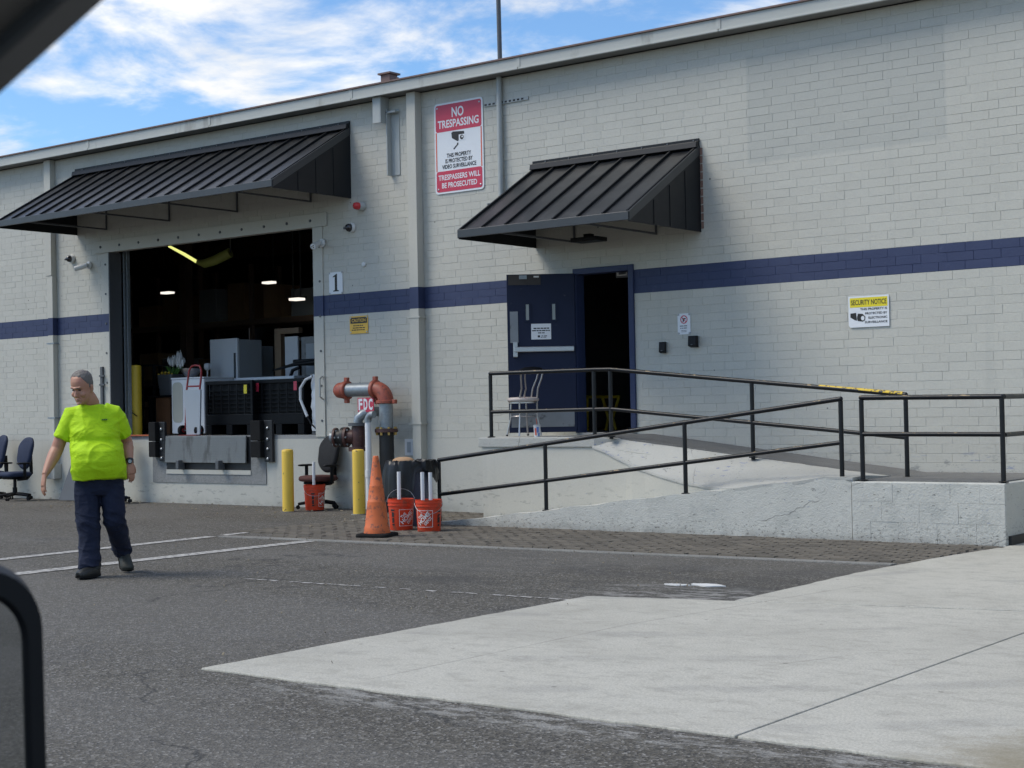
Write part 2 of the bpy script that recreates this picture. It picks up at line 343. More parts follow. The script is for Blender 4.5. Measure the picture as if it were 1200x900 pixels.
M_APPLG = mat('grey_enamel', (.36, .39, .42), .35, 0, .06, 2)
M_BEIGE = mat('beige_panel', (.42, .42, .36), .5)
M_REDM = mat('red_hand_truck_paint', (.30, .022, .022), .4)
M_WOOD = mat('dark_timber', (.14, .065, .03), .6, 0, .3, 3, stretch=(8, 8, .6))
M_TAN = mat('tan_timber', (.24, .165, .105), .6, 0, .2, 3, stretch=(8, 8, .6))
M_LEAF = mat('leaf_green', (.07, .17, .03), .5, 0, .3, 20)
M_PETAL = mat('white_petal', (.70, .70, .68), .5)
M_YPETAL = mat('yellow_petal', (.55, .36, .03), .5)
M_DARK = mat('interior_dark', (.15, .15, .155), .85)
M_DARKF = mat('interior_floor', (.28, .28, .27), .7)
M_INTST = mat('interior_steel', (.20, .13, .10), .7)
M_LAMP = emit('lit_tube', (1.0, .93, .82), .6)
M_DUCTGLOW = emit('yellow_duct_glow', (.85, .88, .26), .55)  # emission stands in for lamplight on the yellow duct
M_HOSE = mat('yellow_green_duct', (.40, .43, .10), .5)
M_TURQ = mat('turquoise_plastic', (.16, .42, .40), .25, 0, .1)
M_CAMW = mat('camera_white', (.62, .63, .62), .4)
M_CAMB = mat('smoked_dome', (.012, .012, .015), .12, 0, .1, spec=.8)
M_SIREN = mat('red_beacon', (.50, .03, .035), .2)
M_CHROME = mat('dull_chrome', (.50, .47, .46), .3, .9, .15, 12)
M_VINYL = mat('worn_cream_vinyl', (.50, .43, .39), .55, 0, .1, 8, dirt=(.40, .12, .07), dirt_lo=.62, dirt_hi=.68, dirt_s=19)
M_CUP = mat('paper_cup_print', (.62, .63, .66), .4, 0, .08, 9)
M_CUPB = mat('cup_blue_print', (.12, .22, .52), .5)
M_CUPR = mat('cup_red_print', (.55, .12, .08), .5)
M_RUSTL = mat('old_brick_edge', (.22, .13, .10), .85, 0, .3, 20)
M_ORANGE = mat('orange_edge_strip', (.42, .10, .03), .6)
M_SPLAT = mat('white_paint_spill', (.62, .62, .60), .6)
M_LITTER = mat('leaf_litter', (.20, .17, .12), .85, 0, .4, 60)

# ------------------------------------------------------------------ mesh helpers
ORG = {}
class MB:
    def __init__(s): s.v = []; s.f = []; s.mi = []; s.cur = 0; s.tone = None
    def add(s, vs, fs):
        b = len(s.v); s.v += [Vector(p) for p in vs]
        for f in fs: s.f.append([b + i for i in f]); s.mi.append(s.cur)
        return s
    def box(s, x0, x1, y0, y1, z0, z1, M=None):
        p = [Vector(q) for q in ((x0,y0,z0),(x1,y0,z0),(x1,y1,z0),(x0,y1,z0),(x0,y0,z1),(x1,y0,z1),(x1,y1,z1),(x0,y1,z1))]
        if M: p = [M @ q for q in p]
        return s.add(p, [(0,3,2,1),(4,5,6,7),(0,1,5,4),(1,2,6,5),(2,3,7,6),(3,0,4,7)])
    def prism(s, pts, d):                         # polygon (list of 3-D points) pushed by the vector d
        n = len(pts); d = Vector(d); p = [Vector(q) for q in pts]
        return s.add(p + [q + d for q in p], [list(range(n))[::-1], list(range(n, 2 * n))] + [(i, (i + 1) % n, n + (i + 1) % n, n + i) for i in range(n)])
    def rings(s, rings, caps=True):
        n = len(rings[0]); b = len(s.v); s.v += [Vector(p) for r in rings for p in r]
        for i in range(len(rings) - 1):
            for j in range(n):
                s.f.append([b + i*n + j, b + i*n + (j+1) % n, b + (i+1)*n + (j+1) % n, b + (i+1)*n + j]); s.mi.append(s.cur)
        if caps:
            s.f.append([b + j for j in range(n)][::-1]); s.mi.append(s.cur)
            e = b + (len(rings) - 1) * n; s.f.append([e + j for j in range(n)]); s.mi.append(s.cur)
        return s
    def tube(s, pts, r, n=10, caps=True, ref=None, flat=1.0):
        pts = [Vector(p) for p in pts]; m = len(pts); out = []
        rr = r if isinstance(r, (list, tuple)) else [r] * m
        last = None
        for i, p in enumerate(pts):
            t = (pts[min(i+1, m-1)] - pts[max(i-1, 0)]).normalized()
            if ref is not None: a = Vector(ref)
            elif last is not None: a = last
            else: a = Vector((0,0,1)) if abs(t.z) < .9 else Vector((1,0,0))
            a = (a - t * a.dot(t)).normalized(); last = a; b = t.cross(a)
            q = rr[i]; ra, rb = (q if isinstance(q, (list, tuple)) else (q, q * flat))
            out.append([p + a * (math.cos(2*PI*j/n) * ra) + b * (math.sin(2*PI*j/n) * rb) for j in range(n)])
        return s.rings(out, caps)
    def lathe(s, prof, n=24, c=(0,0,0), axis=None, caps=True):
        c = Vector(c); ax = Vector(axis).normalized() if axis is not None else Vector((0,0,1))
        q = Vector((0,0,1)).rotation_difference(ax)
        return s.rings([[c + q @ Vector((r * math.cos(2*PI*j/n), r * math.sin(2*PI*j/n), z)) for j in range(n)] for r, z in prof], caps)
    def sphere(s, c, r, n=14, m=9, sc=(1,1,1)):
        c = Vector(c); rg = []
        for i in range(1, m):
            t = PI * i / m
            rg.append([c + Vector((r*sc[0]*math.sin(t)*math.cos(2*PI*j/n), r*sc[1]*math.sin(t)*math.sin(2*PI*j/n), -r*sc[2]*math.cos(t))) for j in range(n)])
        return s.rings(rg)
    def mesh(s, name, mats, org, smooth=None):
        me = bpy.data.meshes.new(name)
        me.from_pydata([tuple(p - org) for p in s.v], [], s.f)
        for m in (mats if isinstance(mats, (list, tuple)) else [mats]): me.materials.append(m)
        if any(s.mi): me.polygons.foreach_set('material_index', s.mi)
        bm = bmesh.new(); bm.from_mesh(me); bmesh.ops.recalc_face_normals(bm, faces=bm.faces); bm.to_mesh(me); bm.free()
        if s.tone is not None:
            at_ = me.attributes.new('tone', 'FLOAT', 'FACE'); at_.data.foreach_set('value', s.tone)
        if smooth is not None:
            me.polygons.foreach_set('use_smooth', [True] * len(me.polygons))
            if smooth < 180: me.set_sharp_from_angle(angle=R_(smooth))
        return me
    def build(s, name, mats, parent=None, smooth=None, bevel=0, loc=None, label=None):
        org = Vector(ORG.get(parent.name, (0,0,0))) if parent else Vector(loc or (0,0,0))
        me = s.mesh(name, mats, org, smooth)
        o = bpy.data.objects.new(name, me); COL.objects.link(o)
        if parent: o.parent = parent; ORG[o.name] = org
        else: o.location = org; ORG[o.name] = org
        if bevel:
            b = o.modifiers.new('Bevel', 'BEVEL'); b.width = bevel; b.segments = 2; b.limit_method = 'ANGLE'; b.angle_limit = R_(40)
        if label: o['label'] = label
        return o
def tag(o, label, cat, group=None):
    o['label'] = label; o['category'] = cat
    if group: o['group'] = group
    return o
def thing(name, label, cat, loc=(0,0,0), group=None, local=False, rz=0.0):
    o = bpy.data.objects.new(name, None); COL.objects.link(o); o.empty_display_size = .2
    o.location = loc; o.rotation_euler = (0, 0, rz); ORG[o.name] = Vector((0,0,0)) if local else Vector(loc)
    return tag(o, label, cat, group)
def struct(name, mb, m, loc=(0,0,0), smooth=None, kind='structure'):
    o = mb.build(name, m, None, smooth, loc=loc); o['kind'] = kind; return o
def copy_tree(o, parent=None):
    c = o.copy(); COL.objects.link(c); c.parent = parent
    for ch in list(o.children): copy_tree(ch, c)
    return c
def arc(c, r, a0, a1, n, u, v):
    c, u, v = Vector(c), Vector(u), Vector(v)
    return [c + u * (r * math.cos(a0 + (a1-a0)*i/n)) + v * (r * math.sin(a0 + (a1-a0)*i/n)) for i in range(n+1)]
def rrect(w, h, r, n=5):                          # rounded rectangle, 2-D, centred
    out = []
    for cx, cy, a in ((w/2-r, h/2-r, 0), (-w/2+r, h/2-r, 90), (-w/2+r, -h/2+r, 180), (w/2-r, -h/2+r, 270)):
        for i in range(n+1):
            t = R_(a + 90*i/n); out.append((cx + r*math.cos(t), cy + r*math.sin(t)))
    return out
def text_mb(s, w, h, offset=0.0):                 # lettering as flat 2-D geometry fitted to w x h, centred
    cu = bpy.data.curves.new('t', 'FONT'); cu.body = s; cu.size = 1; cu.offset = offset; cu.resolution_u = 3
    ob = bpy.data.objects.new('t', cu); COL.objects.link(ob)
    dg = bpy.context.evaluated_depsgraph_get(); me = bpy.data.meshes.new_from_object(ob.evaluated_get(dg))
    v = [p.co.copy() for p in me.vertices]; f = [list(p.vertices) for p in me.polygons]
    bpy.data.objects.remove(ob); bpy.data.meshes.remove(me)
    x0, x1 = min(p.x for p in v), max(p.x for p in v); y0, y1 = min(p.y for p in v), max(p.y for p in v)
    return [((p.x-(x0+x1)/2)*w/(x1-x0), (p.y-(y0+y1)/2)*h/(y1-y0)) for p in v], f
def write(parent, s, c, w, h, m, u=(1,0,0), v=(0,0,1), offset=.012, fn=None, name='lettering'):
    p, f = text_mb(s, w, h, offset); c = Vector(c); u = Vector(u); v = Vector(v)
    mb = MB(); mb.add([fn(a, b) for a, b in p] if fn else [c + u*a + v*b for a, b in p], f)
    me = bpy.data.meshes.new(name); o = mb.build(name, m, parent); return o

# ------------------------------------------------------------------ ground
g = MB()
g.add([(-900, -900, 0), (900, -900, 0), (900, 900, 0), (-900, 900, 0)], [(0,1,2,3)])
struct('ground', g, M_ASPH)
def slab(poly, z, m, t=.05):
    out = []; rj = random.Random(len(poly))
    for (xa_, ya_), (xb_, yb_) in zip(poly, poly[1:] + poly[:1]):      # broken, slightly wavy arris
        n = max(1, int(math.hypot(xb_-xa_, yb_-ya_)/.12)); jit = (.011 if abs(xa_+3.31) > .05 or abs(xb_+3.31) > .05 else .0) if n > 8 else .0
        for i in range(n): q = i/n; out.append((xa_+(xb_-xa_)*q + (rj.uniform(-jit, jit) if i else 0), ya_+(yb_-ya_)*q + (rj.uniform(-jit, jit) if i else 0)))
    b = MB(); b.prism([(x, y, z - t) for x, y in out], (0, 0, t)); o = b.build('concrete_slab', m, None, bevel=.006); o['kind'] = 'structure'; return o
slab([(-6.68,-10.87), (-3.32,-10.85), (-3.32,-6.37), (-5.6,-6.87), (-6.68,-7.13)], .012, M_SLAB)
slab([(-3.309,-10.85), (9,-10.85), (9,-3.55), (-3.309,-6.365)], .012, M_SLAB)
slab([(-5.59,-6.85), (9,-3.53), (9,-.02), (-5.36,-.02), (-5.385,-2.02), (-5.53,-3.3), (-5.63,-4.8), (-5.6,-5.9)], .014, M_SLAB)
b = MB(); b.prism([(-13.78,-4.47,-.02), (-5.66,-4.02,-.02), (-5.66,-3.90,-.02), (-13.78,-4.33,-.02)], (0,0,.032)); o = b.build('kerb_strip', M_KERB, None, bevel=.006); o['kind'] = 'structure'
# brick pavers between the kerb strip and the ramp: a few pixels each, one joined sheet of real bricks
b = MB(); b.tone = []
yy = -.10; row = 0
while yy > -4.3:
    xx = -14.15 + (.1 if row % 2 else 0)
    while xx < -5.5:
        yk = -4.40 + (xx + 13.78) * .052
        inside_ramp = xx > -12.55 and yy > -2.0
        if not inside_ramp and yy - .1 > yk + .09 and not (xx > -5.75 and yy < -2.2) and not (xx < -13.3 and yy < -3.9):
            d = random.uniform(-.003, .004)
            x0, x1, y0, y1 = xx + .004, xx + .196, yy - .096, yy - .004
            z = .014 + d; c = .005
            b.add([(x0,y0,0),(x1,y0,0),(x1,y1,0),(x0,y1,0),(x0+c,y0+c,z),(x1-c,y0+c,z),(x1-c,y1-c,z),(x0+c,y1-c,z)],
                  [(0,1,5,4),(1,2,6,5),(2,3,7,6),(3,0,4,7),(4,5,6,7)])
            b.tone += [random.uniform(.8, 1.2)] * 5
        xx += .2
    yy -= .1; row += 1
struct('brick_paving', b, M_PAVER, kind='stuff')
for pts in ([(-13.66,-9.2), (-13.48,-9.2), (-13.76,-4.48), (-13.94,-4.48)], [(-13.80,-4.28), (-13.94,-4.28), (-14.22,-1.2), (-14.10,-1.2)],
            [(-12.14,-8.6), (-12.36,-8.6), (-12.40,-4.42), (-12.20,-4.42)]):
    m_ = MB(); m_.add([(x, y, .006) for x, y in pts], [(0,1,2,3)]); o = m_.build('painted_line', M_LINE); o['kind'] = 'structure'
m_ = MB()
for k in range(26):                               # the worn remains of a cross line
    x = -10.0 + k * .13
    if random.random() < .7: m_.add([(x, -7.50+random.uniform(-.02,.02)+.006*k, .005), (x+.11, -7.5+random.uniform(-.02,.02)+.006*k, .005), (x+.11, -7.46+.006*k, .005), (x, -7.46+.006*k, .005)], [(0,1,2,3)])
o = m_.build('painted_line', M_LINE); o['kind'] = 'structure'
def blob(c, rx, ry, z, n=18, amp=.3, seed=0):
    rnd = random.Random(seed); return [(c[0] + rx*math.cos(2*PI*i/n)*(1+rnd.uniform(-amp,amp)), c[1] + ry*math.sin(2*PI*i/n)*(1+rnd.uniform(-amp,amp)), z) for i in range(n)]
for i, (px, py, rx, ry, lb) in enumerate(((830,686.5,.13,.07,'larger white paint spill on the asphalt near the slab corner'), (794,686,.10,.045,'smaller white paint spill on the asphalt beside the larger one'))):
    c = flo(px, py); b = MB(); b.prism(blob(c, rx, ry, .001, seed=i), (0,0,.008)); tag(b.build('paint_spill', M_SPLAT, loc=(c.x,c.y,0)), lb, 'spill', 'white paint spills on the asphalt')
b = MB(); rnd = random.Random(5)
for i in range(420):                              # leaf crumbs and grit
    if rnd.random() < .6: x, y = rnd.uniform(-24, -13), -abs(rnd.gauss(.05, 1.3)) - .05
    else: x, y = rnd.uniform(-14, -6), rnd.uniform(-12.5, -2.3)
    a = rnd.uniform(0, PI); s = rnd.uniform(.006, .020) if y > -3 else rnd.uniform(.003, .009); u = Vector((math.cos(a)*s, math.sin(a)*s, 0)); v = Vector((-math.sin(a)*s*.6, math.cos(a)*s*.6, rnd.uniform(0,.006)))
    c = Vector((x, y, .018)); b.prism([c-u-v, c+u-v, c+u+v, c-u+v], (0,0,.004))
struct('ground_litter', b, M_LITTER, kind='stuff')

# ------------------------------------------------------------------ warehouse
BLD = thing('warehouse', 'long grey painted brick warehouse with a navy band and flat roof', 'building', (-14, 0, 0))
DX0, DX1, DZ0, DZ1 = -21.42, -16.57, 1.09, 4.22            # dock opening
EX0, EX1, EZ0, EZ1 = -11.80, -10.86, 1.09, 3.235            # entry opening incl. frame
WL, WR, WT = -46.0, 24.0, 6.0
def wall_panels(mb, y0, y1, z0, z1, holes, xl=WL, xr=WR):
    xs = sorted({xl, xr} | {h[0] for h in holes} | {h[1] for h in holes})
    for a, c in zip(xs, xs[1:]):
        segs = [(z0, z1)]
        for h in holes:
            if h[0] <= a and h[1] >= c:
                n = []
                for s0, s1 in segs:
                    if h[2] > s0: n.append((s0, min(s1, h[2])))
                    if h[3] < s1: n.append((max(s0, h[3]), s1))
                segs = n
        for s0, s1 in segs:
            if s1 - s0 > .001: mb.box(a, c, y0, y1, s0, s1)
HOLES = [(DX0, DX1, DZ0, DZ1), (EX0, EX1, EZ0, EZ1)]
b = MB(); wall_panels(b, .0022, .21, 1.031, WT - .08, HOLES); b.box(EX1 + .001, WR, .0022, .21, .7263, 1.0305)
WALL = b.build('wall', M_WALL, BLD)
b = MB(); wall_panels(b, -.004, .21, -.3, 1.030, [(DX0-.0, DX1, 1.03, 1.09)], WL, EX1); b.box(EX1, WR, -.004, .21, -.3, .7258); b.build('foundation_wall', M_WALL, BLD)
# brick courses
BH, BL, BZ = .1016, .3048, 1.031
def brick_geo(mb, x0, x1, z0, z1, d, jl, jr, tone):
    c = .0030; gb, gt = random.uniform(.0003, .0014), random.uniform(.0003, .0014)
    a0, a1, c0, c1 = x0 + jl, x1 - jr, z0 + gb, z1 - gt
    y = -.0005 - d
    j = lambda: random.uniform(-.0007, .0007)
    mb.add([(a0,.0032,c0),(a1,.0032,c0),(a1,.0032,c1),(a0,.0032,c1),(a0+c,y+j(),c0+c),(a1-c,y+j(),c0+c),(a1-c,y+j(),c1-c),(a0+c,y+j(),c1-c)],
           [(4,5,6,7),(0,1,5,4),(1,2,6,5),(2,3,7,6),(3,0,4,7)])
    mb.tone += [tone] * 5
specs = []
for r in range(-3, 48):
    z0, z1 = BZ + r*BH, BZ + (r+1)*BH
    x = -25.4 + (.1016 if r % 2 else 0) + random.uniform(-.012, .012)
    if r % 7 == 3: x += .05
    while x < -4.2:
        x1 = x + BL; sp = [(x, x1)]
        for hx0, hx1, hz0, hz1 in HOLES:
            if z1 > hz0 and z0 < hz1 - .02:
                n = []
                for a, c in sp:
                    if c <= hx0 or a >= hx1: n.append((a, c)); continue
                    if a < hx0: n.append((a, hx0))
                    if c > hx1: n.append((hx1, c))
                sp = n
        for a, c in sp:
            if r < 0: a = max(a, EX1 + .002)
            if c - a > .04: specs.append((a, c, z0, z1))
        x = x1
def pxarea(s):
    x = (s[0]+s[1])/2; z = (s[2]+s[3])/2; d = Vector((x, 0, z)) - CC; dz = d.dot(CFW)
    u, v = 600 + CF*d.dot(CR)/dz, 450 - CF*d.dot(CU)/dz
    return (1/dz) if (5 < u < 1195 and 5 < v < 640 and s[1]-s[0] > .30 and z > 1.05) else 0
order = sorted(range(len(specs)), key=lambda i: -pxarea(specs[i])); near = set(order[:300])
VAR = []
for k in range(14):
    v = MB(); v.tone = []; random.seed(100 + k)
    brick_geo(v, -BL/2, BL/2, 0, BH, random.uniform(-.0008, .0016), random.choice((.0, .0, 0, .001, .0022)), random.choice((0, 0, 0, .001, .0022)), random.uniform(.97, 1.02))
    VAR.append(v.mesh('brick', M_BRICK, Vector((0,0,0))))
random.seed(11)
rest = MB(); rest.tone = []
for i, s in enumerate(specs):
    if i in near:
        o = bpy.data.objects.new('brick', VAR[random.randrange(14)]); COL.objects.link(o); o.parent = WALL
        o.location = Vector(((s[0]+s[1])/2, 0, s[2])) - ORG[BLD.name]
    else:
        brick_geo(rest, *s, random.uniform(-.0008, .0016), random.choice((.0, .0, 0, .001, .0022)), random.choice((0, 0, 0, .001, .0022)), random.uniform(.97, 1.02))
o = rest.build('brick_courses', M_BRICK, WALL); o['kind'] = 'stuff'

# eaves: fascia in lengths, coping edge, soffit, roof
xs = [-46]
while xs[-1] < 24: xs.append(xs[-1] + 3.05)
for a, c in zip(xs, xs[1:]):
    b = MB(); b.box(a + .004, c - .004, -.26, -.235, 5.925, 6.085); b.box(a+.004, c-.004, -.272, -.262, 5.925, 5.95); b.build('fascia_panel', M_FASCIA, BLD, bevel=.004)
    b = MB(); b.box(c - .03, c + .03, -.268, -.262, 5.955, 6.084); b.build('fascia_joint', M_FASCIA, BLD)
b = MB(); b.box(WL, WR, -.285, .3, 6.087, 6.108); b.build('coping', M_COPING, BLD)
b = MB(); b.box(WL, WR, -.234, -.002, 5.935, 5.955); b.build('soffit', M_SOFFIT, BLD)
b = MB(); b.box(WL, WR, .0, 26, 5.96, 6.085); b.build('roof', M_ROOF, BLD)
# interior shell
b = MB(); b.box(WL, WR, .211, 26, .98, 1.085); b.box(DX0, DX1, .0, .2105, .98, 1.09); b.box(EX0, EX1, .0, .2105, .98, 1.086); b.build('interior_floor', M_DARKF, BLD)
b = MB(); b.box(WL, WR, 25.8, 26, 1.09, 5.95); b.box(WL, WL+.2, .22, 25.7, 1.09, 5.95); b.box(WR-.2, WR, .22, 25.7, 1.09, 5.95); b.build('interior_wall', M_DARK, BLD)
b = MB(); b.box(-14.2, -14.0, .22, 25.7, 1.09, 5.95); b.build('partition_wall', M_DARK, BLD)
for x, y in ((-25.9, 5.5), (-30.5, 10), (-16, 7)):
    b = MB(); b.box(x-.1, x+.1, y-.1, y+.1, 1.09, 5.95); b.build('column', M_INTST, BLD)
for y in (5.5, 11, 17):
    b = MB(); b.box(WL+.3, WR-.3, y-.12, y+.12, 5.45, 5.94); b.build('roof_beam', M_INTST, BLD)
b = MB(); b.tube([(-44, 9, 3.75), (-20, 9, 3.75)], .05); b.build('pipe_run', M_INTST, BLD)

# dock surround
b = MB(); b.box(-21.78, -16.27, -.03, -.004, 4.20, 4.405); H = b.build('dock_header', M_WALL, BLD, bevel=.003)
for k in range(11):
    b = MB(); b.lathe([(.022, 0), (.022, .012), (.012, .018)], 8, (-21.6 + k*.5, -.03, 4.30), (0,-1,0)); b.build('bolt', M_STEELD, H)
b = MB(); b.box(DX1+.0, -16.37, -.022, -.004, 1.06, 4.195); J = b.build('dock_jamb', M_WALL, BLD, bevel=.003)
for k in range(6):
    b = MB(); b.lathe([(.018, 0), (.018, .01)], 8, (-16.43, -.022, 1.3 + k*.52), (0,-1,0)); b.build('bolt', M_STEELD, J)
b = MB(); b.box(-21.60, DX0, -.012, -.004, 1.09, 4.195); J2 = b.build('dock_jamb', M_WALL, BLD)
for k in range(6):
    b = MB(); b.lathe([(.018, 0), (.018, .01)], 8, (-21.5, -.012, 1.5 + k*.5), (0,-1,0)); b.build('bolt', M_STEELD, J2)
b = MB(); b.box(DX0-.004, DX0+.02, -.015, .24, 1.092, 4.20); b.build('jamb_liner', M_STEELD, BLD)
b = MB(); b.box(DX0+.05, DX0+.085, .25, .31, 1.092, 4.4); b.box(DX0+.14, DX0+.16, .25, .31, 1.092, 4.4); b.build('door_track', M_GALV, BLD)
b = MB(); b.box(-21.64, -21.58, -.05, -.013, 1.45, 2.27); L_ = b.build('locking_bar', M_STEELD, BLD)
for z in (1.95, 2.1):
    b = MB(); b.box(-21.65, -21.52, -.065, -.05, z, z+.03); b.build('bar_bracket', M_STEELD, L_)
b = MB(); b.tube([(-16.40,-.03,1.62), (-16.40,-.09,1.66), (-16.40,-.09,1.92), (-16.40,-.03,1.96)], .013, 8); b.build('grab_handle', M_ALU, BLD, 40)
# dock pit, leveller lip, keepers
b = MB(); b.box(-20.34, -19.99, -.018, -.005, .335, 1.075); b.box(-17.99, -17.66, -.018, -.005, .335, 1.075); b.box(-19.99, -17.99, -.018, -.005, .335, .475); b.build('pit_surround', M_PIT, BLD)
b = MB(); b.box(-19.99, -17.99, -.03, -.006, .476, .545); b.build('pit_beam', M_WALL, BLD)
b = MB(); b.box(-19.99, -17.99, -.012, -.005, .546, 1.07); b.build('pit_shade_plate', M_BLKPIPE, BLD)  # flat black plate stands in for the shaded gap behind the lip
LV = thing('dock_leveler', 'grey steel dock leveler lip hanging under the loading door', 'dock leveler', (-19, -.05, .6))
b = MB(); b.prism([(-19.97,-.055,1.085), (-18.06,-.055,1.085), (-18.06,-.075,.66), (-19.97,-.075,.66)], (0,.03,0)); M_LIPP = mat('worn_lip_steel', (.17, .178, .175), .5, .2, .25, 3, dirt=(.10, .10, .095), dirt_s=5, stretch=(1, 1, .3)); LP = b.build('lip_plate', M_LIPP, LV, bevel=.004)
for k in range(9):
    z = .72 + k*.04; y = -.055 - .020*(1.085-z)/.425; b = MB(); b.box(-19.96, -18.07, y-.0025, y-.0003, z, z+.010); b.build('tread_rib', M_LIPP, LP)
for x in (-19.57, -18.62):
    b = MB(); b.box(x-.035, x+.035, -.16, -.02, .56, .70); b.build('lip_keeper', M_STEELD, LV, bevel=.006)
for x0, x1, nm in ((-20.28, -19.97, 'left'), (-17.86, -17.46, 'right')):
    t = thing('dock_bumper', 'black rubber dock bumper at the %s end of the grey leveler' % nm, 'bumper', ((x0+x1)/2, -.1, .68), 'rubber dock bumpers')
    xm = x0 + (x1-x0)*.55
    b = MB(); b.box(xm+.002, x1, -.07, -.02, .68, 1.32); p = b.build('mounting_plate', M_BLKPIPE, t, bevel=.005)
    for i, (z0, z1) in enumerate(((.75, 1.00), (1.01, 1.32))):
        b = MB(); b.box(x0, xm, -.15, -.02, z0, z1); b.build('rubber_block', M_RUBBER, t, bevel=.012)
    for z in (.73, .88, 1.03, 1.2):
        b = MB(); b.lathe([(.022,0),(.022,.02),(.01,.026)], 8, ((xm+x1)/2, -.07, z), (0,-1,0)); b.build('bolt', M_ALU, p)
b = MB(); b.box(DX0+.2, -20.37, -.035, .02, 1.0915, 1.115); b.build('edge_strip', M_ORANGE, BLD)

# downpipe, conduits
b = MB(); b.box(-14.55, -14.385, -.14, -.003, 1.24, 5.925); D_ = b.build('downpipe', M_WALL, BLD, bevel=.006)
b = MB(); b.box(-14.545, -14.39, -.135, -.006, .05, 1.238); b.build('lower_section', M_WALL, D_, bevel=.006)
for z in (1.24, 2.74):
    b = MB(); b.box(-14.60, -14.365, -.148, -.004, z-.012, z+.012); b.build('strap', M_WALL, D_)
b = MB(); b.box(-23.05, -22.87, -.11, -.003, 3.9, 5.925); C_ = b.build('conduit', M_WALL, BLD, bevel=.006)
b = MB(); b.box(-23.0, -22.86, -.10, -.004, .62, 3.899); b.build('lower_section', M_WALL, C_, bevel=.006)
for z in (1.42, 2.72):
    b = MB(); b.box(-23.04, -22.83, -.105, -.004, z-.012, z+.012); b.build('strap', M_GALV, C_)
b = MB(); b.box(-23.06, -22.80, -.16, -.003, .36, .62); q = b.build('junction_box', M_WALL, BLD, bevel=.01)
b = MB(); b.box(-22.96, -22.92, -.17, -.161, .47, .53); b.build('box_catch', M_BLKPL, q)
b = MB(); b.tube([(-12.945,-.05,4.25), (-12.945,-.05,5.93)], .038, 10); q = b.build('conduit', M_PIPEG, BLD, 40)
for x0, x1, z in ((-13.24,-12.48,5.585), (-13.22,-12.9,4.22)):
    b = MB(); b.box(x0, x1, -.02, -.003, z-.022, z+.022); s_ = b.build('strut_channel', M_PIPEG, BLD)
    for k in range(int((x1-x0)/.07)):
        b = MB(); b.box(x0+.015+k*.07, x0+.055+k*.07, -.0225, -.0205, z-.012, z+.012); b.build('slot', M_BLACKPR, s_)
b = MB(); b.box(-14.98, -14.80, -.012, -.003, 4.80, 5.75); b.box(-14.98, -14.955, -.10, -.012, 4.80, 5.75); br_ = b.build('gutter_bracket', M_PIPEG, BLD, bevel=.004)
b = MB(); b.box(-15.14, -15.00, -.20, -.17, 5.55, 5.93); b.box(-15.00, -14.985, -.20, -.013, 5.55, 5.93); b.box(-14.98, -14.80, -.10, -.013, 5.69, 5.72); b.build('bracket_arm', M_PIPEG, br_, bevel=.004)
t = thing('roof_vent', 'small rust brown box standing on the roof edge', 'vent', (-15.1, .15, 6.1))
b = MB(); b.box(-15.20, -15.02, .05, .22, 6.108, 6.30); b.build('vent_box', M_COPING, t, bevel=.01)
b = MB(); b.box(-15.23, -14.99, .02, .25, 6.30, 6.325); b.build('vent_cap', M_COPING, t)
b = MB(); b.tube([(-15.02,.12,6.17), (-14.93,.12,6.17), (-14.93,.12,6.24)], .018, 8); b.build('vent_pipe', M_COPING, t)
t = thing('antenna_mast', 'thin dark antenna mast rising from the roof above the fascia', 'mast', (-13.19, .3, 6.1))
b = MB(); b.tube([(-13.19,.3,6.108), (-13.21,.3,8.6)], .032, 10); b.build('pole', M_STEELD, t, 40)
b = MB(); b.box(-13.27, -13.11, .22, .38, 6.108, 6.13); b.build('base_plate', M_STEELD, t)

# entry door: frame, leaf opened about 142 degrees
b = MB(); b.box(EX1-.075, EX1, -.03, .16, EZ0, EZ1); b.box(EX0, EX0+.05, -.03, .16, EZ0, EZ1-.0755); b.box(EX0, EX1-.0755, -.03, .16, EZ1-.075, EZ1); b.build('door_frame', M_NAVYF, BLD, bevel=.004)
ang = math.atan2(-.5416, -.70)
Hh = Vector((-11.752, -.06, 0)); U_ = Vector((math.cos(ang), math.sin(ang), 0)); N_ = Vector((-U_.y, U_.x, 0))   # N_: out of the inner face of the leaf, towards the camera side
if N_.y > 0: N_ = -N_
def leaf(a0, a1, n0, n1, z0, z1, mb=None):
    mb = mb or MB(); P = [Hh + U_*a + N_*n for a, n in ((a0,n0),(a1,n0),(a1,n1),(a0,n1))]
    mb.prism([(p.x, p.y, z0) for p in P], (0,0,z1-z0)); return mb
LZ0, LZ1 = 1.105, 3.175
DOOR = leaf(0, .885, -.045, 0, LZ0, LZ1).build('entry_door', M_NAVY, BLD, bevel=.003)
LF = lambda name, m, *a, bev=.0: leaf(*a).build(name, m, DOOR, bevel=bev)
LF('door_lite', M_GLASS, .600, .640, .0005, .004, 2.575, 2.78); LF('door_lite', M_GLASS, .255, .297, .0005, .004, 2.575, 2.78)
for a in (.60, .255):
    mb = MB()
    for q in ((a-.022,a-.001,2.555,2.80), (a+.043,a+.064,2.555,2.80)): leaf(q[0], q[1], .0005, .012, q[2], q[3], mb)
    leaf(a, a+.042, .0005, .012, 2.781, 2.80, mb); leaf(a, a+.042, .0005, .012, 2.555, 2.574, mb); mb.build('lite_frame', M_NAVY, DOOR)
LF('closer_plate', M_BROWN, .44, .865, .0005, .006, 3.035, 3.165); LF('closer_body', M_GALV, .62, .72, .0065, .03, 3.11, 3.16); LF('strike', M_WHITE, .46, .53, .0065, .012, 3.13, 3.15)
LF('lock_plate', M_KICK, .745, .850, .0005, .005, 2.28, 2.69)
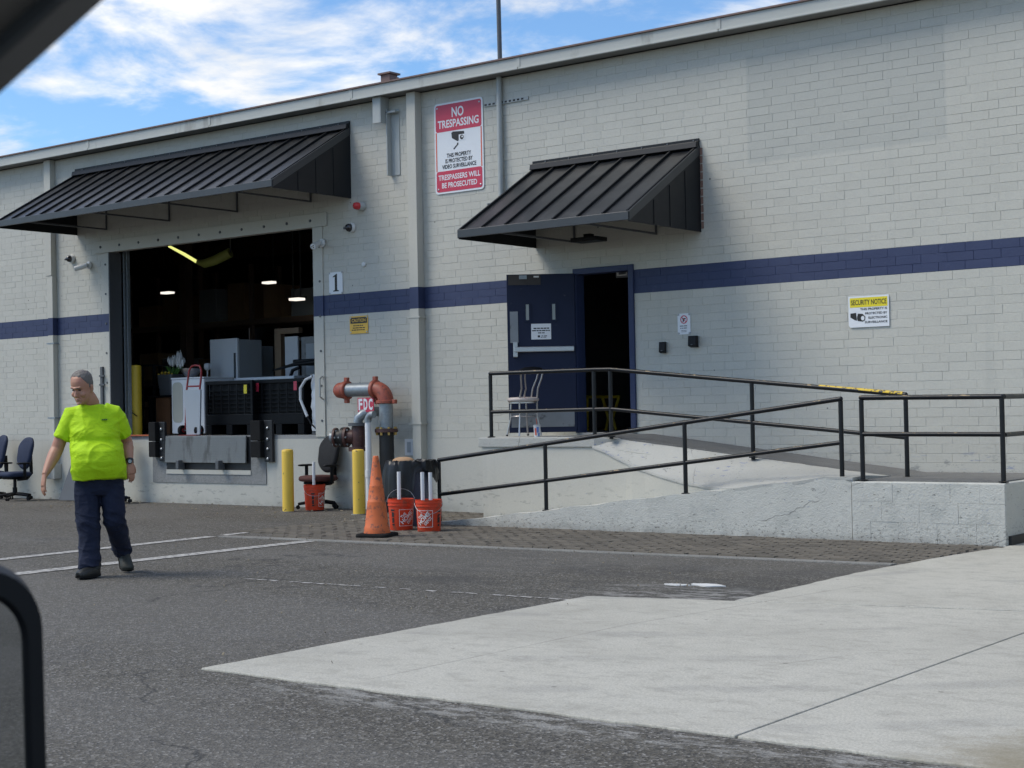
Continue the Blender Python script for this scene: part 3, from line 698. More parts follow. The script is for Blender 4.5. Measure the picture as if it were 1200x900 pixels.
LF('latch_case', M_ALU, .755, .815, .0055, .06, 2.09, 2.29, bev=.008); LF('push_bar', M_ALU, .02, .80, .03, .075, 2.155, 2.225, bev=.01); LF('bar_mount', M_ALU, .03, .08, .0005, .03, 2.165, 2.215)
LF('kick_plate', M_KICK, .03, .855, .0005, .004, 1.175, 1.37)
NOTE = thing('door_notice', 'white paper notice taped on the open navy door above the push bar', 'notice', Hh + U_*.45 + N_*.002 + Vector((0,0,2.32)))
leaf(.315, .575, .001, .0035, 2.32, 2.525).build('paper', M_SIGNW, NOTE)
rnd = random.Random(3)
for z, a0, a1, h in ((2.465,.34,.56,.016), (2.435,.33,.565,.014), (2.405,.40,.50,.012), (2.36,.46,.49,.028), (2.365,.37,.45,.010), (2.348,.38,.45,.008)):
    a = a0
    while a < a1 - .01:
        w = rnd.uniform(.02, .05); leaf(a, min(a+w, a1), .0036, .0042, z-h/2, z+h/2).build('print_line', M_BLACKPR, NOTE); a += w + .008
b = MB(); b.box(-10.975, -10.945, .10, .11, 3.08, 3.12); b.build('strike', M_BLKPL, BLD)
t = thing('exit_sticker', 'white printed sticker inside the doorway under the frame head', 'sticker', at(728.5, 320.5, .35))
p = at(728.5, 320.5, .35); b = MB(); b.box(p.x-.08, p.x+.08, .35, .36, p.z-.028, p.z+.028); b.build('backing', M_WHITE, t)
b = MB(); b.box(p.x-.045, p.x+.065, .346, .3495, p.z-.014, p.z+.014); b.build('print_line', M_STEELD, t)
b = MB(); b.box(p.x-.1, p.x+.1, .361, .42, p.z-.05, 5.95); b.build('hanger', M_DARK, t)

# ------------------------------------------------------------------ awnings
def awning(label, x0, x1, ztop, zf, zb, depth, n):
    t = thing('metal_awning', label, 'awning', ((x0+x1)/2, -.01, zb))
    zs = ztop - .11                               # panel top edge
    S = lambda y: zs + (zf + .04 - zs) * (-y / depth)
    w = (x1-x0)/n; th = Vector((0,0,-.012))
    for k in range(n):
        a, c = x0 + k*w, x0 + (k+1)*w
        d1 = random.uniform(-.004, .004)
        b = MB(); rows = []
        for q in (0, .5, 1):
            y = -.006 - (depth-.006)*q; z = S(y)
            rows.append([(a+.003, y, z), (a+w*.3, y, z+.003*math.sin(q*PI)+d1*q), (a+w*.7, y, z-.004*math.sin(q*PI)+d1), (c-.003, y, z)])
        vs_, fs = [], []
        for r in rows: vs_ += r
        for i in range(2):
            for j in range(3): fs.append((i*4+j, i*4+j+1, (i+1)*4+j+1, (i+1)*4+j))
        m = len(vs_); vs2 = [Vector(v) + th for v in vs_]
        fs += [tuple(i + m for i in f[::-1]) for f in fs]
        b.add(vs_ + vs2, fs); b.build('roof_panel', M_BLACKM, t, 60)
    for k in range(n+1):
        x = min(max(x0 + k*w, x0+.014), x1-.014)
        b = MB(); b.prism([(x-.011, -.006, S(0)-.008), (x+.011, -.006, S(0)-.008), (x+.011, -.006, S(0)+.036), (x-.011, -.006, S(0)+.036)], (0, -depth+.01, S(-depth)-S(0)))
        b.build('standing_seam', M_BLACKS, t)
    b = MB(); b.prism([(x0-.02,-.004,zs-.03), (x0-.02,-.10,zs-.01), (x0-.02,-.085,zs+.06), (x0-.02,-.03,zs+.075), (x0-.02,-.03,ztop), (x0-.02,-.004,ztop)], (x1-x0+.04,0,0)); fl = b.build('top_flashing', M_BLACKS, t, bevel=.003)
    k = x0 + .2
    while k < x1:
        q = MB(); q.lathe([(.012,0),(.012,.008)], 6, (k, -.03, ztop-.025), (0,-1,0)); q.build('screw', M_STEELD, fl); k += .38
    b = MB(); b.box(x0-.015, x1+.015, -depth-.018, -depth+.006, zf-.045, zf+.055); b.build('front_trim', M_TRIM, t, bevel=.004)
    for sx, s in ((x0, -1), (x1, 1)):
        xa = sx + (.0 if s > 0 else -.018)
        b = MB(); b.prism([(xa,-.004,zb), (xa,-.004,zs-.04), (xa,-depth+.01,zf-.03), (xa,-depth+.01,zb+.0)], (.018,0,0)); sp = b.build('side_panel', M_BLACKS, t)
        b = MB(); b.prism([(xa-.006,-.004,zs-.09), (xa-.006,-.004,zs+.02), (xa-.006,-depth,zf+.06), (xa-.006,-depth,zf-.05)], (.030,0,0)); b.build('rake_trim', M_TRIM, t)
        for y in (-.36, -.72, -1.08):
            b = MB(); b.box(sx-.022 if s < 0 else sx+.0185, sx-.0185 if s < 0 else sx+.026, y-.012, y+.012, zb+.012, S(y)-.12); b.build('panel_rib', M_BLACKS, sp)
    nb = max(2, int((x1-x0)/1.6))
    for k in range(nb):
        x = x0 + (x1-x0)*(k+.5)/nb
        b = MB(); b.box(x-.011, x+.011, -depth+.02, -.006, zb+.02, zb+.045); b.build('frame_strut', M_STEELD, t)
        b = MB(); b.box(x-.011, x+.011, -.03, -.006, zb+.046, zs-.08); b.build('frame_post', M_STEELD, t)
    return t
awning('long black standing seam metal awning above the loading dock', -22.26, -15.79, 5.70, 4.62, 4.56, 1.58, 17)
AW2 = awning('short black standing seam metal awning above the navy entry door', -12.40, -9.87, 4.72, 3.62, 3.56, 1.62, 7)
b = MB(); b.box(-11.35, -10.95, -.7, -.45, 3.50, 3.555); b.build('downlight', M_BLKPL, AW2, bevel=.01)
b = MB(); b.box(-11.2, -11.1, -.62, -.53, 3.556, 3.60); b.build('light_bracket', M_BLKPL, AW2)
for k in range(10):
    b = MB(); b.box(-9.845, -9.815, -.012, -.003, 3.60 + k*.1016, 3.685 + k*.1016); b.build('exposed_brick', M_RUSTL, BLD)

# ------------------------------------------------------------------ access ramp
RP = thing('access_ramp', 'pale grey painted concrete switchback ramp and landing before the entry door', 'ramp', (-9, -1, 0))
YA, YF, XL, XR = -1.15, -1.95, -12.47, -5.40
def zw(x):                                        # walkway level
    if x < -10.6: return 1.065
    if x > -7.0: return .615
    t = (x + 10.6) / 3.6; return 1.065 - .45 * t
def zl(x): return max(.004, min(.615, (x + 12.55) * .1165))
rnd = random.Random(21)
# landing and upper run (side wall below, walkway slab above)
X = [XL, -11.5, -10.6, -10.0, -9.4, -8.8, -8.2, -7.6, -7.0, -6.2, XR]
b = MB(); b.rings([[(x, -.006, 0), (x, YA, 0), (x, YA, zw(x)-.13), (x, -.006, zw(x)-.13)] for x in X]); b.build('side_wall', M_WALL, RP)
X2 = [XL-.05] + X[1:]
b = MB(); b.rings([[(x, -.0065, zw(x)-.129), (x, ye, zw(x)-.129), (x, ye, zw(x)-.006), (x, -.0065, zw(x)-.006)] for x, ye in ((X2[0], YA-.022), (-11.5, YA-.022), (-10.72, YA-.022), (-10.42, YA+.12))]); b.build('landing_lip', M_APRON, RP, bevel=.01)
b = MB(); xs_ = [-11.35 + i*.15 for i in range(41)]
b.rings([[(x, -.03, zw(x)-.02), (x, (YA+.12 if x < -7 else YF+.12) if x > -11.0 else YA+.10, zw(x)-.02), (x, (YA+.12 if x < -7 else YF+.12) if x > -11.0 else YA+.10, zw(x)+.006+.003*mnoise.noise((x*2,1,0))), (x, -.03, zw(x)+.006)] for x in xs_ if x < XR]); b.build('walkway', M_WALK, RP)
# turning platform at the right
b = MB(); b.box(-6.996, XR, YF, YA-.0005, 0, .609); b.build('platform', M_ROUGH, RP, bevel=.012)
rnd2 = random.Random(77)
for i, (z0, z1) in enumerate(((.004, .205), (.207, .408), (.410, .600))):
    x = -6.99
    while x < XR - .06:
        x1 = min(XR - .004, x + rnd2.choice((.40, .40, .30, .60)) if x > -6.98 else x + .2 + .12*i)
        if XR - x1 < .12: x1 = XR - .004
        b = MB(); d_ = rnd2.uniform(.008, .012); b.box(x + .0004, x1 - .0004, YF - d_, YF + .004, z0 - .0006, z1 + .0006); b.build('block', M_ROUGH, RP, bevel=.0022); x = x1
# lower run with its front face
b = MB(); xs_ = [-12.55 + i*.2 for i in range(28)]
b.rings([[(x, YA-.052, -.02), (x, YF, -.02), (x, YF+rnd.uniform(-.004,.004), zl(x)+.03+rnd.uniform(-.012,.012)), (x, YF+.14, zl(x)+.03+rnd.uniform(-.01,.01)), (x, YF+.17, zl(x)), (x, YA-.052, zl(x))] for x in xs_ if x < -7.0] + [[(-7.0, YA-.052, -.02), (-7.0, YF, -.02), (-7.0, YF, .60), (-7.0, YF+.14, .605), (-7.0, YF+.17, .60), (-7.0, YA-.052, .60)]]); b.build('lower_run', M_ROUGH, RP)
# rough hand-laid apron falling from the walkway edge to the front wall
b = MB(); rows = []
for i in range(25):
    x = -10.72 + 3.75*i/24
    tb = min(1, (x + 10.72)/2.35); yb = YA - .03 - tb**1.7*.77; zb_ = (zw(x)-.125)*(1-tb) + (zl(x)+.035)*tb if tb < 1 else zl(x)+.035
    r = []
    for j in range(9):
        s = j/8; e = mnoise.noise((x*2.2, s*3, 1.3))*.028*(0 if j in (0,) else 1)
        r.append(Vector((x + .06*mnoise.noise((x*5, s*4, 9)), YA+.14 + (yb-YA-.14)*s, (zw(x)+.004)*(1-s) + zb_*s + .012*math.sin(PI*s) + e*.7)))
    rows.append(r)
n = 9; vs_ = [p for r in rows for p in r]; vs2 = [p - Vector((0,0,.03)) for p in vs_]; fs = []
for i in range(24):
    for j in range(8): fs.append((i*n+j, i*n+j+1, (i+1)*n+j+1, (i+1)*n+j))
m = len(vs_); bound = [(0,j) for j in range(9)] + [(i,8) for i in range(1,25)] + [(24,j) for j in range(7,-1,-1)] + [(i,0) for i in range(23,0,-1)]
bi = [i*n+j for i, j in bound]; fs2 = [tuple(q+m for q in f[::-1]) for f in fs] + [(bi[k], bi[(k+1)%len(bi)], bi[(k+1)%len(bi)]+m, bi[k]+m) for k in range(len(bi))]
b.add(vs_+vs2, fs+fs2); b.build('apron', M_APRON, RP, 60)
sk = [r[8] for r in rows]
b = MB(); b.rings([[(p.x, p.y+.012, p.z-.012), (p.x, p.y+.012, -.02), (p.x, YA+.02, -.02), (p.x, YA+.02, p.z-.012)] for p in sk]); b.build('skirt_wall', M_WALL, RP)
b = MB(); b.box(XR+.002, XR+.03, -1.9, -.05, .014, .10); b.build('base_strip', M_BLKPIPE, RP)

# ------------------------------------------------------------------ handrails
def railing(label, posts, tops, mids, extra=None):
    t = thing('handrail', label, 'handrail', (posts[0][0], posts[0][1], posts[0][2]), 'black pipe handrails on the ramp')
    for x, y, z0, z1 in posts:
        b = MB(); b.tube([(x, y, z0-.02), (x, y, z1-.02)], .0245, 12); p = b.build('post', M_RAIL, t, 40)
        b = MB(); b.lathe([(.05,0),(.05,.012),(.028,.016)], 12, (x, y, z0)); b.build('foot_flange', M_RAIL, p, 40)
    for k, (a, c) in enumerate(zip(tops, tops[1:])):
        b = MB(); b.tube([a, c], .0255, 12); b.build('top_rail', M_RAIL, t, 40)
    for k, (a, c) in enumerate(zip(mids, mids[1:])):
        b = MB(); b.tube([a, c], .0235, 12); b.build('mid_rail', M_RAIL, t, 40)
    for p in tops:
        b = MB(); b.sphere(p, .0262); b.build('rail_joint', M_RAIL, t, 180)
    return t
yA = YA + .03
xa = [-12.30, -10.74, -10.50, -8.56, -6.73]
railing('long black handrail descending from the entry landing along the upper ramp', [(-12.34, yA, 1.06, 1.875), (-10.74, yA, 1.065, 1.875), (-10.50, yA, 1.055, 1.87), (-8.58, yA, .815, 1.68), (-6.75, yA, .61, 1.49)],
        [(-12.34, yA, 1.875), (-10.74, yA, 1.875), (-10.50, yA, 1.872), (-6.75, yA, 1.487)], [(-12.34, yA, 1.385), (-10.74, yA, 1.395), (-10.5, yA, 1.395), (-6.75, yA, 1.035)])
yB = YF + .07
fz = lambda x: (x + 12.65) * .1215 + .80
t = railing('black handrail rising along the front of the lower ramp', [(-12.58, yB, .02, .80), (-10.93, yB, .21, 1.03), (-9.01, yB, .44, 1.245), (-7.13, yB, .62, 1.455)],
        [(-12.58, yB, .80), (-7.13, yB, 1.455)], [(-12.58, yB, .372), (-7.13, yB, 1.005)])
railing('level black handrail on the platform at the right end of the ramp', [(-6.90, yB, .615, 1.462), (-5.44, yB, .615, 1.45)],
        [(-6.90, yB, 1.462), (-5.44, yB, 1.445), (-4.2, yB, 1.43)][:2], [(-6.90, yB, 1.09), (-5.44, yB, 1.08)])
railing('short black handrail across the right end of the ramp platform', [(-5.47, -.12, .615, 1.45), (-5.47, -1.0, .615, 1.45)], [(-5.44, yB+.05, 1.445), (-5.47, -.12, 1.45)], [(-5.44, yB+.05, 1.075), (-5.47, -.12, 1.08)])
b = MB()
pa, pb = Vector((-7.75, yA, 1.875-.1027*2.75)), Vector((-6.78, yA, 1.49))
b.tube([pa + Vector((0,0,.004)), pb + Vector((0,0,.004))], [.022, .0262], 12); o = b.build('bare_yellow_section', M_YCHIP, bpy.data.objects['handrail'], 40)

# ------------------------------------------------------------------ signs
def plate(t, cx, cz, w, h, m, y0, th=.004, r=.0, name='backing'):
    b = MB(); pts = rrect(w, h, max(r, .002)); b.prism([(cx+px, y0, cz+pz) for px, pz in pts], (0, -th, 0)); return b.build(name, m, t)
def flat2(t, pts, cx, cz, m, y, name): b = MB(); b.prism([(cx+px, y, cz+pz) for px, pz in pts], (0,-.001,0)); return b.build(name, m, t)
def screws(t, cx, cz, w, h, y):
    for sx in (-1, 1):
        for sz in (-1, 1):
            b = MB(); b.lathe([(.014,0),(.014,.004),(.008,.007)], 8, (cx+sx*w, y, cz+sz*h), (0,-1,0)); b.build('screw', M_ALU, t)
def lines(t, cx, cz, y, rows, m, seed=1):
    rnd = random.Random(seed)
    for z, x0, x1, h in rows:
        x = x0
        while x < x1 - h:
            w = min(rnd.uniform(1.5, 5)*h, x1-x); b = MB(); b.box(cx+x, cx+x+w, y-.001, y, cz+z-h/2, cz+z+h/2); b.build('print_line', m, t); x += w + h*.8
# no trespassing
cx, cz, w, h = -13.70, 5.08, .875, 1.27
t = thing('warning_sign', 'tall red and white no trespassing sign high on the wall beside the downpipe', 'sign', (cx, -.02, cz-h/2))
plate(t, cx, cz, w, h, M_SIGNW, -.008, .006, .05)
f = lambda fx, fy: (cx + (fx-.5)*w, cz + (.5-fy)*h)
def block(fx0, fx1, fy0, fy1, m, y, name, r=.03):
    a, c = f(fx0, fy0), f(fx1, fy1); plate(t, (a[0]+c[0])/2, (a[1]+c[1])/2, c[0]-a[0], a[1]-c[1], m, y, .001, r, name)
block(.03, .97, .02, .318, M_REDPR, -.0145, 'red_panel', .035); block(.03, .97, .752, .98, M_REDPR, -.0145, 'red_panel', .035)
block(.028, .05, .319, .751, M_REDOR, -.0145, 'side_stripe', .002); block(.95, .972, .319, .751, M_REDOR, -.0145, 'side_stripe', .002)
for s, fx, fy, ww, hh, m in (('NO', .49, .115, .245, .11, M_SIGNW), ('TRESPASSING', .495, .235, .84, .088, M_SIGNW), ('THIS PROPERTY', .5, .585, .50, .046, M_BLACKPR), ('IS PROTECTED BY', .5, .645, .56, .046, M_BLACKPR),
                             ('VIDEO SURVEILLANCE', .5, .706, .70, .046, M_BLACKPR), ('TRESPASSERS WILL', .5, .822, .86, .060, M_SIGNW), ('BE PROSECUTED', .5, .910, .72, .060, M_SIGNW)):
    p = f(fx, fy); write(t, s, (p[0], -.0165, p[1]), ww*w, hh*h, m, offset=.022)
p = f(.5, .40)
flat2(t, [(-.13,.075), (-.10,.09), (.10,.075), (.105,-.0), (-.02,-.055), (-.12,-.0)], p[0], p[1], M_BLACKPR, -.0145, 'camera_icon')
flat2(t, [(.005,.035), (.115,.035), (.115,-.045), (.005,-.045)], p[0], p[1], M_SIGNW, -.0160, 'camera_icon_face')
flat2(t, [(.06+.033*math.cos(i*PI/8), -.005+.033*math.sin(i*PI/8)) for i in range(16)], p[0], p[1], M_BLACKPR, -.0172, 'camera_icon_lens')
flat2(t, [(.068+.014*math.cos(i*PI/5), .0+.014*math.sin(i*PI/5)) for i in range(10)], p[0], p[1], M_SIGNW, -.0184, 'camera_icon_glint')
flat2(t, [(-.03,-.075), (-.005,-.075), (-.005,-.10), (-.085,-.165), (-.10,-.15), (-.03,-.095)], p[0], p[1], M_BLACKPR, -.0145, 'camera_icon_arm')
screws(t, cx, cz, .38, .57, -.0155)
# security notice
cx, cz, w, h = -7.655, 2.46, .50, .36
t = thing('notice_sign', 'small white and yellow security notice sign above the ramp railing', 'sign', (cx, -.02, cz-h/2))
b = MB(); b.prism([(cx+q[0], -.012-q[2], cz+q[1]) for q in ((-.25,.18,0), (-.25,-.155,0), (-.23,-.18,0), (.25,-.18,.0), (.25,.18,0))], (0,-.003,0)); b.build('backing', M_SIGNW, t)
block(.04, .965, .055, .36, M_YELPR, -.0155, 'yellow_panel', .002)
for s, x1, fy, ww, hh in (('SECURITY NOTICE', .945, .205, .875, .165), ('THIS PROPERTY IS', .955, .425, .66, .072), ('PROTECTED BY', .955, .565, .54, .072), ('ELECTRONIC', .955, .705, .46, .072), ('SURVEILLANCE', .955, .845, .55, .072)):
    p = f(x1 - ww/2, fy); write(t, s, (p[0], -.0172, p[1]), ww*w, hh*h, M_BLACKPR, offset=.02)
p = f(.25, .67)
flat2(t, [(-.10,.045), (-.03,.05), (-.02,-.04), (-.045,-.035), (-.102,.0)], p[0], p[1], M_BLACKPR, -.0155, 'camera_icon')
flat2(t, [(-.008,.04), (.05,.035), (.085,.0), (.08,-.04), (.05,-.055), (-.012,-.045), (-.02,-.01)], p[0], p[1], M_BLACKPR, -.0155, 'camera_icon_lens')
flat2(t, [(.052+.022*math.cos(i*PI/6), -.015+.026*math.sin(i*PI/6)) for i in range(12)], p[0], p[1], M_SIGNW, -.0167, 'camera_icon_glint')
# weapons prohibition sign
cx, cz, w, h = -10.125, 2.435, .185, .262
t = thing('prohibition_sign', 'small white sign with a red prohibition circle right of the doorway', 'sign', (cx, -.02, cz-h/2))
plate(t, cx, cz, w, h, M_SIGNW, -.008, .004, .008)
b = MB(); ri = [[(cx + r*math.cos(2*PI*i/28), y, cz+.055 + r*math.sin(2*PI*i/28)) for i in range(28)] for r, y in ((.052,-.0125), (.040,-.0125), (.040,-.0135), (.052,-.0135), (.052,-.0125))]; b.rings(ri, False); b.build('prohibition_ring', M_REDPR, t)
flat2(t, [(-.025,.015), (.025,.018), (.028,.004), (.005,.002), (-.004,-.03), (-.022,-.026), (-.012,.002), (-.026,.003)], cx, cz+.055, M_BLACKPR, -.0122, 'prohibition_icon')
flat2(t, [(-.034,.028), (-.028,.034), (.034,-.028), (.028,-.034)], cx, cz+.055, M_REDPR, -.0135, 'prohibition_bar')
lines(t, cx, cz, -.0125, [(-.025,-.06,.06,.010), (-.052,-.055,.055,.010), (-.082,-.04,.04,.006), (-.098,-.04,.04,.006)], M_STEELD, 2); screws(t, cx, cz, .078, .116, -.0125)
# dock number
cx, cz, w, h = -16.11, 3.335, .275, .325
t = thing('dock_number_sign', 'white dock number sign reading 1 just above the navy band', 'sign', (cx, -.02, cz-h/2))
plate(t, cx, cz, w, h, M_SIGNW, -.008, .004, .006)
flat2(t, [(-.055,-.125), (.06,-.125), (.06,-.112), (.028,-.102), (.028,.135), (.012,.135), (-.06,.098), (-.056,.086), (-.02,.095), (-.02,-.102), (-.055,-.112)], cx, cz, M_BLACKPR, -.0125, 'numeral'); screws(t, cx, cz, .125, .15, -.0125)
# caution
cx, cz, w, h = -15.66, 2.695, .365, .258
t = thing('caution_sign', 'yellow caution sign with black heading just below the navy band', 'sign', (cx, -.02, cz-h/2))
plate(t, cx, cz, w, h, M_AMBER, -.008, .004, .008); block(.05, .95, .08, .42, M_BLACKPR, -.0125, 'black_panel', .004)
p = f(.5, .25); write(t, 'CAUTION', (p[0], -.0145, p[1]), .76*w, .19*h, M_AMBER, offset=.02)
lines(t, cx, cz, -.0125, [(-.012,-.11,.11,.014), (-.045,-.12,.12,.014), (-.075,-.14,.14,.014)], M_BLACKPR, 4); screws(t, cx, cz, .16, .108, -.0125)
# fire department connection sign
cx, cz = -15.35, 1.56
t = thing('pipe_sign', 'peeling red FDC sign fixed to the pipe elbow on the wall', 'sign', (cx, -.42, cz-.12))
cx, cz, yv = at(428.5, 474.3, -.40).x, at(428.5, 474.3, -.40).z, -.40
b = MB(); b.box(cx-.155, cx+.155, yv, yv+.008, cz-.105, cz+.10); b.build('backing', M_REDPR, t)
for s, dx_ in (('F', -.098), ('D', .0), ('C', .098)): write(t, s, (cx+dx_, yv-.003, cz+.005), .075, .165, M_SIGNW, offset=.04)
b = MB(); b.box(cx-.02, cx+.02, yv+.009, yv+.04, cz-.1, cz-.02); b.build('clamp', M_STEELD, t); b = MB(); b.box(cx-.015, cx+.015, yv+.041, -.003, cz-.07, cz-.04); b.build('stay', M_STEELD, t)
# little white card by the downpipe
p = at(480, 524, -.004); cx, cz = p.x, p.z
t = thing('card_holder', 'little white plastic card holder on the wall left of the downpipe foot', 'card holder', (cx, -.01, cz-.12))
plate(t, cx, cz, .16, .235, M_SIGNW, -.006, .012, .008); plate(t, cx, cz, .07, .15, M_APPLG, -.0185, .003, .006, 'card')

# ------------------------------------------------------------------ wall devices
def card_reader(label, px, py, w, h, d):
    p = at(px, py); t = thing('access_reader', label, 'card reader', (p.x, -.01, p.z-h/2))
    b = MB(); b.box(p.x-w/2+.012, p.x+w/2-.004, -.03, -.003, p.z-h/2+.01, p.z+h/2-.005); b.build('mounting_box', M_GALV, t, bevel=.004)
    b = MB(); b.prism([(p.x-w/2, -.031, p.z-h/2), (p.x-w/2, -d, p.z-h/2+.02), (p.x-w/2, -d+.01, p.z+h/2), (p.x-w/2, -.031, p.z+h/2)], (w,0,0)); b.build('housing', M_BLKPL, t, bevel=.008)
    b = MB(); b.box(p.x-.012, p.x+.012, -d-.003, -d+.004, p.z-h/2+.03, p.z-h/2+.04); b.build('indicator', M_STEELD, t)
card_reader('small black card reader with grey backbox beside the door frame', 779, 407.5, .095, .145, .075)
card_reader('bulky black wall reader below the prohibition sign', 815.5, 400.5, .115, .145, .105)
def dome(label, px, py, r=.075):
    p = at(px, py); t = thing('dome_camera', label, 'security camera', (p.x, -.01, p.z))
    b = MB(); b.lathe([(r,0),(r,.035),(r*.9,.05)], 24, (p.x,-.003,p.z), (-.15,-1,0)); b.build('base', M_CAMW, t, 40)
    b = MB(); b.lathe([(r*.82,.05),(r*.78,.075),(r*.6,.105),(r*.3,.122),(r*.02,.125)], 24, (p.x,-.003,p.z), (-.15,-1,0)); d = b.build('dome', M_CAMB, t, 180)
    b = MB(); b.lathe([(r*.25,.115),(r*.25,.128),(r*.02,.135)], 12, (p.x-.02,-.003,p.z), (-.3,-1,-.1)); b.build('lens', M_STEELD, d, 180)
dome('dark dome camera on the wall right of the dock header', 413, 267); dome('dark dome camera on the wall left of the dock door', 85.5, 303.5)
def bullet(label, px, py, dr):
    p = at(px, py); d = Vector(dr).normalized(); t = thing('bullet_camera', label, 'security camera', (p.x, -.01, p.z))
    b = MB(); b.lathe([(.065,0),(.065,.02),(.04,.035)], 20, (p.x,-.024,p.z), (0,-1,0)); b.build('base', M_CAMW, t, 40)
    e = Vector((p.x, -.06, p.z)); q = e + Vector((0,-.06,-.02))
    b = MB(); b.tube([e+Vector((0,.03,0)), e, q], .02, 10); b.build('arm', M_CAMW, t, 60)
    b = MB(); b.tube([q - d*.05, q + d*.17], .045, 16); bd = b.build('body', M_CAMW, t, 40)
    b = MB(); b.tube([q + d*.171, q + d*.176], .036, 16); b.build('lens_face', M_WHITE, bd, 40)
    for a in (0, 120, 240):
        s = d.cross(Vector((0,0,1))).normalized(); u = s.cross(d); c = q + d*.177 + s*(.016*math.cos(R_(a))) + u*(.016*math.sin(R_(a)))
        b = MB(); b.tube([c, c + d*.003], .009, 8); b.build('lens', M_BLACKPR, bd)
bullet('white bullet camera mounted on the right dock jamb', 379, 285, (.35,-1,-.35)); bullet('white bullet camera pointing left on the wall left of the dock', 106, 311, (-.9,-.6,-.28))
p = at(426, 242); t = thing('alarm_beacon', 'red alarm beacon on grey base above the right dome camera', 'beacon', (p.x,-.01,p.z))
b = MB(); b.lathe([(.065,0),(.065,.07),(.055,.085)], 20, (p.x,-.003,p.z), (-.2,-1,0)); b.build('base', M_PIPEG, t, 40)
b = MB(); b.lathe([(.052,.085),(.055,.12),(.045,.16),(.02,.175),(.004,.177)], 18, (p.x,-.003,p.z), (-.2,-1,0)); b.build('lens', M_SIREN, t, 60)
p = at(427, 310); b = MB(); b.lathe([(.035,0),(.035,.02),(.02,.03)], 16, (p.x,-.003,p.z), (0,-1,0)); tag(b.build('cable_cap', M_CAMW, None, 40, loc=(p.x,-.003,p.z)), 'small round white cable cap on the wall below the beacon', 'cap')

# ------------------------------------------------------------------ fire department connection
FD = thing('standpipe', 'galvanised standpipe with red oxide elbow and cap beside the downpipe', 'standpipe', (-14.85, -.35, 0))
yc = -.35; zc = 1.735; xv = -14.845
b = MB(); b.tube([(-15.62,yc,zc), (-15.06,yc,zc)], .098, 24); b.build('horizontal_pipe', M_GALV, FD, 40)
b = MB(); b.lathe([(.02,-.16),(.075,-.145),(.108,-.10),(.118,-.04),(.118,.02)], 24, (-15.66,yc,zc), (1,0,0)); b.build('end_cap', M_REDPIPE, FD, 40)
def coupling(c, ax, m, r=.135, w=.07, parent=FD, name='coupling'):
    c = Vector(c); b = MB(); b.lathe([(r*.9,-w/2),(r,-w/3),(r,w/3),(r*.9,w/2)], 24, c, ax); o = b.build(name, m, parent, 30)
    up = Vector((0,0,1)) if abs(Vector(ax).z) < .5 else Vector((1,0,0))
    for s in (-1, 1):
        q = c + up*(r+.02)*s; d = Vector(ax)*.03; e = Vector((.03,.035,.035)); b = MB(); b.box(q.x-.032, q.x+.032, q.y-.03, q.y+.03, q.z-.03, q.z+.03); b.build('bolt_lug', m, o, bevel=.008)
coupling((-15.60,yc,zc), (1,0,0), M_REDPIPE); coupling((-15.04,yc,zc), (1,0,0), M_REDPIPE); coupling((xv,yc,1.555), (0,0,1), M_REDPIPE, .14, .05)
b = MB(); b.tube(arc((-15.02,yc,zc-.175), .175, PI/2, 0, 8, (1,0,0), (0,0,1)), .112, 24, ref=(0,1,0)); b.build('elbow', M_REDPIPE, FD, 50)
b = MB(); b.tube([(xv,yc,1.55), (xv,yc,1.18)], .098, 24); b.build('vertical_pipe', M_GALV, FD, 40)
b = MB(); b.lathe([(.165,1.125),(.165,1.175)], 28, (xv,yc,0)); fl = b.build('flange', M_DKRED, FD, 40)
for k in range(8):
    a = k*PI/4 + .2; b = MB(); b.lathe([(.017,1.085),(.017,1.20)], 6, (xv+.138*math.cos(a), yc+.138*math.sin(a), 0)); b.build('bolt', M_BRASS, fl)
b = MB(); b.tube([(xv,yc,1.124), (xv,yc,-.05)], .105, 24); b.build('riser', M_BLKPIPE, FD, 40)
FD2 = thing('fire_hose_inlet', 'rusty maroon fire hose inlet fitting with a grey elbow beneath the standpipe', 'hose inlet', (-15.29, -.42, 0))
y2 = -.42; x2 = at(420, 512, y2).x
b = MB(); b.tube([(x2+.16,-.003,1.42), (x2+.16,-.20,1.42), (x2+.14,-.30,1.415), (x2+.07,-.38,1.39), (x2+.01,y2,1.33), (x2,y2,1.27)], .07, 18); b.build('elbow', M_GALV, FD2, 60)
b = MB(); b.lathe([(.145,1.22),(.145,1.265)], 24, (x2,y2,0)); b.build('flange', M_STEELD, FD2, 40)
b = MB(); b.lathe([(.09,.92),(.10,1.0),(.11,1.08),(.10,1.16),(.09,1.219)], 24, (x2,y2,0)); b.build('valve_body', M_DKRED, FD2, 60)
b = MB(); b.lathe([(.145,.86),(.145,.919)], 24, (x2,y2,0)); b.build('flange', M_DKRED, FD2, 40)
b = MB(); b.tube([(x2,y2,.859), (x2,y2,-.05)], .075, 18); b.build('riser', M_BLKPIPE, FD2, 40)
dv = Vector((-.93,-.36,-.02)).normalized(); base_ = Vector((x2,y2,1.065))
